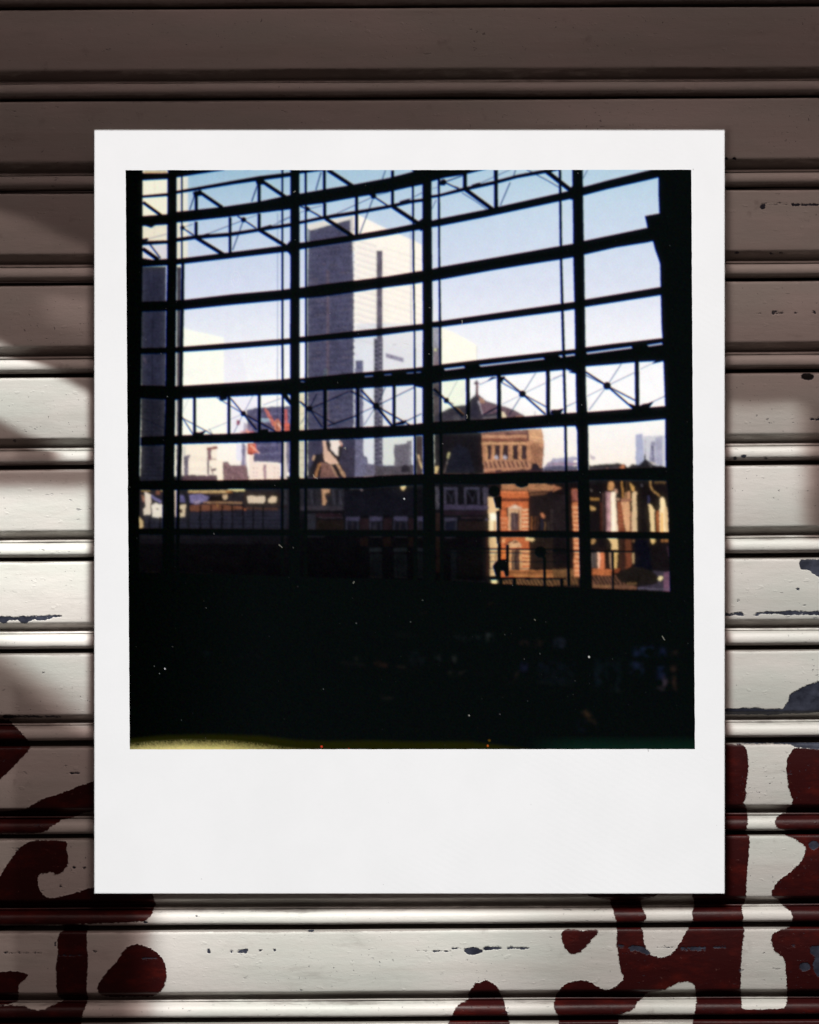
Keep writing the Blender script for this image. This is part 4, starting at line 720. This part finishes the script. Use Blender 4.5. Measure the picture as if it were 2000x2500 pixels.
# warm dirt specks at the foot, dust, hairs and paper grain
def dab(x, y, r, col, a=1.0):
    rr = fill(spot(x, y, r, r, 8))
    if rr: sl, m = rr; m = (m * a)[..., None]; OUT[sl] = OUT[sl] * (1 - m) + s2l(col) * m
for x, y, r, cc in ((785.5,1823,2.6,(206,60,40)),(852,1828,1.6,(150,60,36)),(1191,1821,2.4,(190,90,30)),(1195,1808,3,(84,62,16)),(649,1816,2.6,(40,36,16)),(402.5,1633,1.8,(240,240,240)),(1438.5,1604,1.9,(230,230,225)),(987,1218,1.6,(235,235,235)),(1145.5,1747,1.3,(220,220,210))): dab(x, y, r, cc)
for pts in (((765,1158),(766,1163),(771,1167),(776,1168)),((681,1330),(685,1333),(689,1337)),((840,1095),(844,1092),(844,1098)),((1139,1012),(1141,1017),(1140,1022)),((862,1425),(865,1420)),((1617,1553),(1623,1563)),((716,470),(722,466)),((1128,781),(1129,788),(1127,793)),((1305,1512),(1308,1515)),((986,838),(990,839),(963+35,841))):
    for p, q in zip(pts, pts[1:]):
        rr = fill(seg(p, q, 1.4))
        if rr: sl, m = rr; m = (m * .45)[..., None]; OUT[sl] = OUT[sl] * (1 - m) + s2l((200,196,180)) * m
for i in range(300):
    x, y = rp.uniform(312, 1695), rp.uniform(418, 1828); br = rp.random() ** 5; dab(x, y, rp.uniform(.5, 1.15), (130 + 110*br,)*3, .06 + .30 * br)
# faint rings in the sky where the chemistry pooled
for (cx, cy, rx, ry) in ((576,680,6,11),(576,682,11,20),(586,893,9,26)):
    th = np.linspace(0, 2*math.pi, 40)
    pts = [(cx + rx*math.cos(a)+ (cy>800)*math.sin(a)*6, cy + ry*math.sin(a)) for a in th]
    for p, q in zip(pts, pts[1:]):
        rr = fill(seg(p, q, 1.2))
        if rr: sl, m = rr; m = (m*.35)[..., None]; OUT[sl] = OUT[sl]*(1-m) + s2l((240,238,250))*m
nz = RNG.normal(size=(CH, CW, 3)).astype(np.float32); nz = blur(nz, .8); nz /= nz.std(); nl = blur(RNG.normal(size=(CH // 1, CW)).astype(np.float32), 6.0); nl /= nl.std()
OUT = np.clip(OUT * (1 + nz * 0.022 + nl[..., None] * 0.008) + nz * 0.0005, 0.0003, 1)

# ------------------------------------------------------------------ the instant photo
photo = E('instant_photo', (X(1000), FACE, Z(1250)), 'instant photo print in white paper border, showing towers through a dark window grid', 'photo print')
PO = np.array(photo.location)
def FX(u): return X(u)          # u, v already brought to the face plane
def corner(u, v): return shrink(u, v)
def paper_material():
    m = bpy.data.materials.new("white_photo_paper"); m.use_nodes = True; nt = m.node_tree; N = nt.nodes; K = nt.links; bs = N['Principled BSDF']
    tc = N.new('ShaderNodeTexCoord')
    def mp(st, off=(0,0,0), rot=(0,0,0)):
        n = N.new('ShaderNodeMapping'); n.inputs['Scale'].default_value = st; n.inputs['Location'].default_value = off; n.inputs['Rotation'].default_value = rot; K.new(tc.outputs['Object'], n.inputs[0]); return n.outputs[0]
    def noise(v, s, d=3, r=.6):
        n = N.new('ShaderNodeTexNoise'); n.inputs['Scale'].default_value = s; n.inputs['Detail'].default_value = d; n.inputs['Roughness'].default_value = r; K.new(v, n.inputs['Vector']); return Sk(nt, n.outputs['Fac'])
    mott = noise(mp((1,1,1)), 14, 4); fib = noise(mp((1,1,1.6), (2,0,1), (0,.5,0)), 260, 3, .7); fine = noise(mp((1,1,1),(5,5,5)), 900, 2)
    # faint woven emboss, strongest towards the lower right
    wv = N.new('ShaderNodeTexWave'); wv.wave_type = 'BANDS'; wv.bands_direction = 'DIAGONAL'; wv.inputs['Scale'].default_value = 75; wv.inputs['Distortion'].default_value = 3.0; wv.inputs['Detail'].default_value = 2; wv.inputs['Detail Scale'].default_value = 3; K.new(mp((1,1,1.25),(0,0,0),(0,.2,0)), wv.inputs[0])
    sep = N.new('ShaderNodeSeparateXYZ'); K.new(tc.outputs['Object'], sep.inputs[0]); xs = Sk(nt, sep.outputs[0]); zs = Sk(nt, sep.outputs[2])
    reg = (xs - zs * 0.4).sm(-0.02, 0.22) * noise(mp((1,1,1),(7,1,1)), 9, 2).sm(.35, .6)
    weave = Sk(nt, wv.outputs['Fac']) * reg
    mixn = N.new('ShaderNodeMix'); mixn.data_type = 'RGBA'; K.new((mott.sm(.3,.7) * .6 + fib.sm(.55,.8) * .5).v, mixn.inputs[0])
    mixn.inputs[6].default_value = (0.86, 0.86, 0.86, 1); mixn.inputs[7].default_value = (0.86*.95, 0.86*.952, 0.86*.95, 1)
    # specks and short hairs caught in the surface
    sp = noise(mp((1,1,1),(3,3,3)), 210, 1.5).sm(.765, .785) * .45
    m2 = N.new('ShaderNodeMix'); m2.data_type = 'RGBA'; K.new(sp.v, m2.inputs[0]); K.new(mixn.outputs[2], m2.inputs[6]); m2.inputs[7].default_value = (.35,.34,.33,1)
    K.new(m2.outputs[2], bs.inputs['Base Color'])
    bs.inputs['Roughness'].default_value = .62; bs.inputs['Specular IOR Level'].default_value = .25
    h = fib * .5 + fine * .25 + weave * .5 + mott * .4
    bp = N.new('ShaderNodeBump'); bp.inputs['Strength'].default_value = .6; bp.inputs['Distance'].default_value = .0003; K.new(h.v, bp.inputs['Height']); K.new(bp.outputs[0], bs.inputs['Normal'])
    return m
PAP = paper_material()
O4 = [corner(*p) for p in ((230,317),(1770,317),(1770,2182),(230,2182))]
I4 = [(307,415.5),(1688,414.5),(1697,1829),(317,1829.5)]
I4s = [corner(*p) for p in I4]
def border_mesh():
    # ring with a slightly ragged inner lip and softened outer edge
    def side(a, b, n): return [(a[0]+(b[0]-a[0])*i/n, a[1]+(b[1]-a[1])*i/n) for i in range(n)]
    n = 160; inner, outer = [], []
    for i in range(4):
        inner += side(I4s[i], I4s[(i+1)%4], n); outer += side(O4[i], O4[(i+1)%4], n)
    r = np.random.default_rng(4); j = r.normal(size=(len(inner), 2)) * .15; j = (j + np.roll(j, 1, 0)) / 1.4
    inner = np.array(inner) + j; outer = np.array(outer); cen = outer.mean(0)
    def ringpts(p, off, y):
        d = p - cen; q = p + np.sign(d) * off * (np.abs(d) > np.abs(d).max(0) * .985)
        return np.stack([X(q[:, 0]), np.full(len(q), y), Z(q[:, 1])], -1)
    th = .0018
    rings = [np.stack([X(inner[:,0]), np.full(len(inner), FACE + .00030), Z(inner[:,1])], -1),
             np.stack([X(inner[:,0]), np.full(len(inner), FACE + .00004), Z(inner[:,1])], -1),
             ringpts(outer, -.8, FACE), ringpts(outer, 0, FACE + .00025), ringpts(outer, 0, FACE + th), ringpts(outer, -900, FACE + th) * 0 + ringpts(outer, -3, FACE + th)]
    P = np.stack(rings); P = np.concatenate([P, P[:, :1]], 1) - PO
    return grid_mesh('paper_border', P[::-1].copy(), smooth=False)
border = link('paper_border', border_mesh(), PAP, photo)
bk = np.array([[(X(O4[0][0]+3), FACE + .0012, Z(O4[0][1]+3)), (X(O4[1][0]-3), FACE + .0012, Z(O4[1][1]+3))], [(X(O4[3][0]+3), FACE + .0012, Z(O4[3][1]-3)), (X(O4[2][0]-3), FACE + .0012, Z(O4[2][1]-3))]]) - PO
bm_ = grid_mesh('backing_card', bk, smooth=False)
backing = link('backing_card', bm_, PAP, photo); sol = backing.modifiers.new('thick', 'SOLIDIFY'); sol.thickness = .0005; sol.offset = 0

NX, NY = 760, 780
s = np.linspace(-.002, 1.002, NX)[None, :]; t = np.linspace(-.002, 1.002, NY)[:, None]
def bil(c, i): return c[0][i]*(1-s)*(1-t) + c[1][i]*s*(1-t) + c[2][i]*s*t + c[3][i]*(1-s)*t
su, sv = bil(I4, 0), bil(I4, 1)
wu, wv_ = bil(I4s, 0), bil(I4s, 1)
P = np.stack([X(wu), np.full(wu.shape, FACE + .00022), Z(wv_)], -1) - PO
me = grid_mesh('picture', P, smooth=False)
fx = np.clip(su - OX - .5, 0, CW - 2); fy = np.clip(sv - OY - .5, 0, CH - 2)
ix, iy = fx.astype(int), fy.astype(int); ax, ay = (fx - ix)[..., None], (fy - iy)[..., None]
samp = OUT[iy, ix]*(1-ax)*(1-ay) + OUT[iy, ix+1]*ax*(1-ay) + OUT[iy+1, ix]*(1-ax)*ay + OUT[iy+1, ix+1]*ax*ay
ed = np.minimum(np.minimum(s, 1 - s) * NX, np.minimum(t, 1 - t) * NY)[..., None]
rgba = np.ones((NY, NX, 4), np.float32); rgba[..., :3] = samp
ca = me.color_attributes.new('ink', 'FLOAT_COLOR', 'POINT'); ca.data.foreach_set('color', rgba.reshape(-1))
pm = bpy.data.materials.new("photo_emulsion"); pm.use_nodes = True; nt = pm.node_tree; bs = nt.nodes['Principled BSDF']
at = nt.nodes.new('ShaderNodeAttribute'); at.attribute_name = 'ink'
gm = nt.nodes.new('ShaderNodeVectorMath'); gm.operation = 'SCALE'; nt.links.new(at.outputs['Color'], gm.inputs[0]); gm.inputs['Scale'].default_value = 0.98
nt.links.new(gm.outputs[0], bs.inputs['Base Color']); bs.inputs['Roughness'].default_value = .5; bs.inputs['Specular IOR Level'].default_value = 0
link('picture', me, pm, photo)
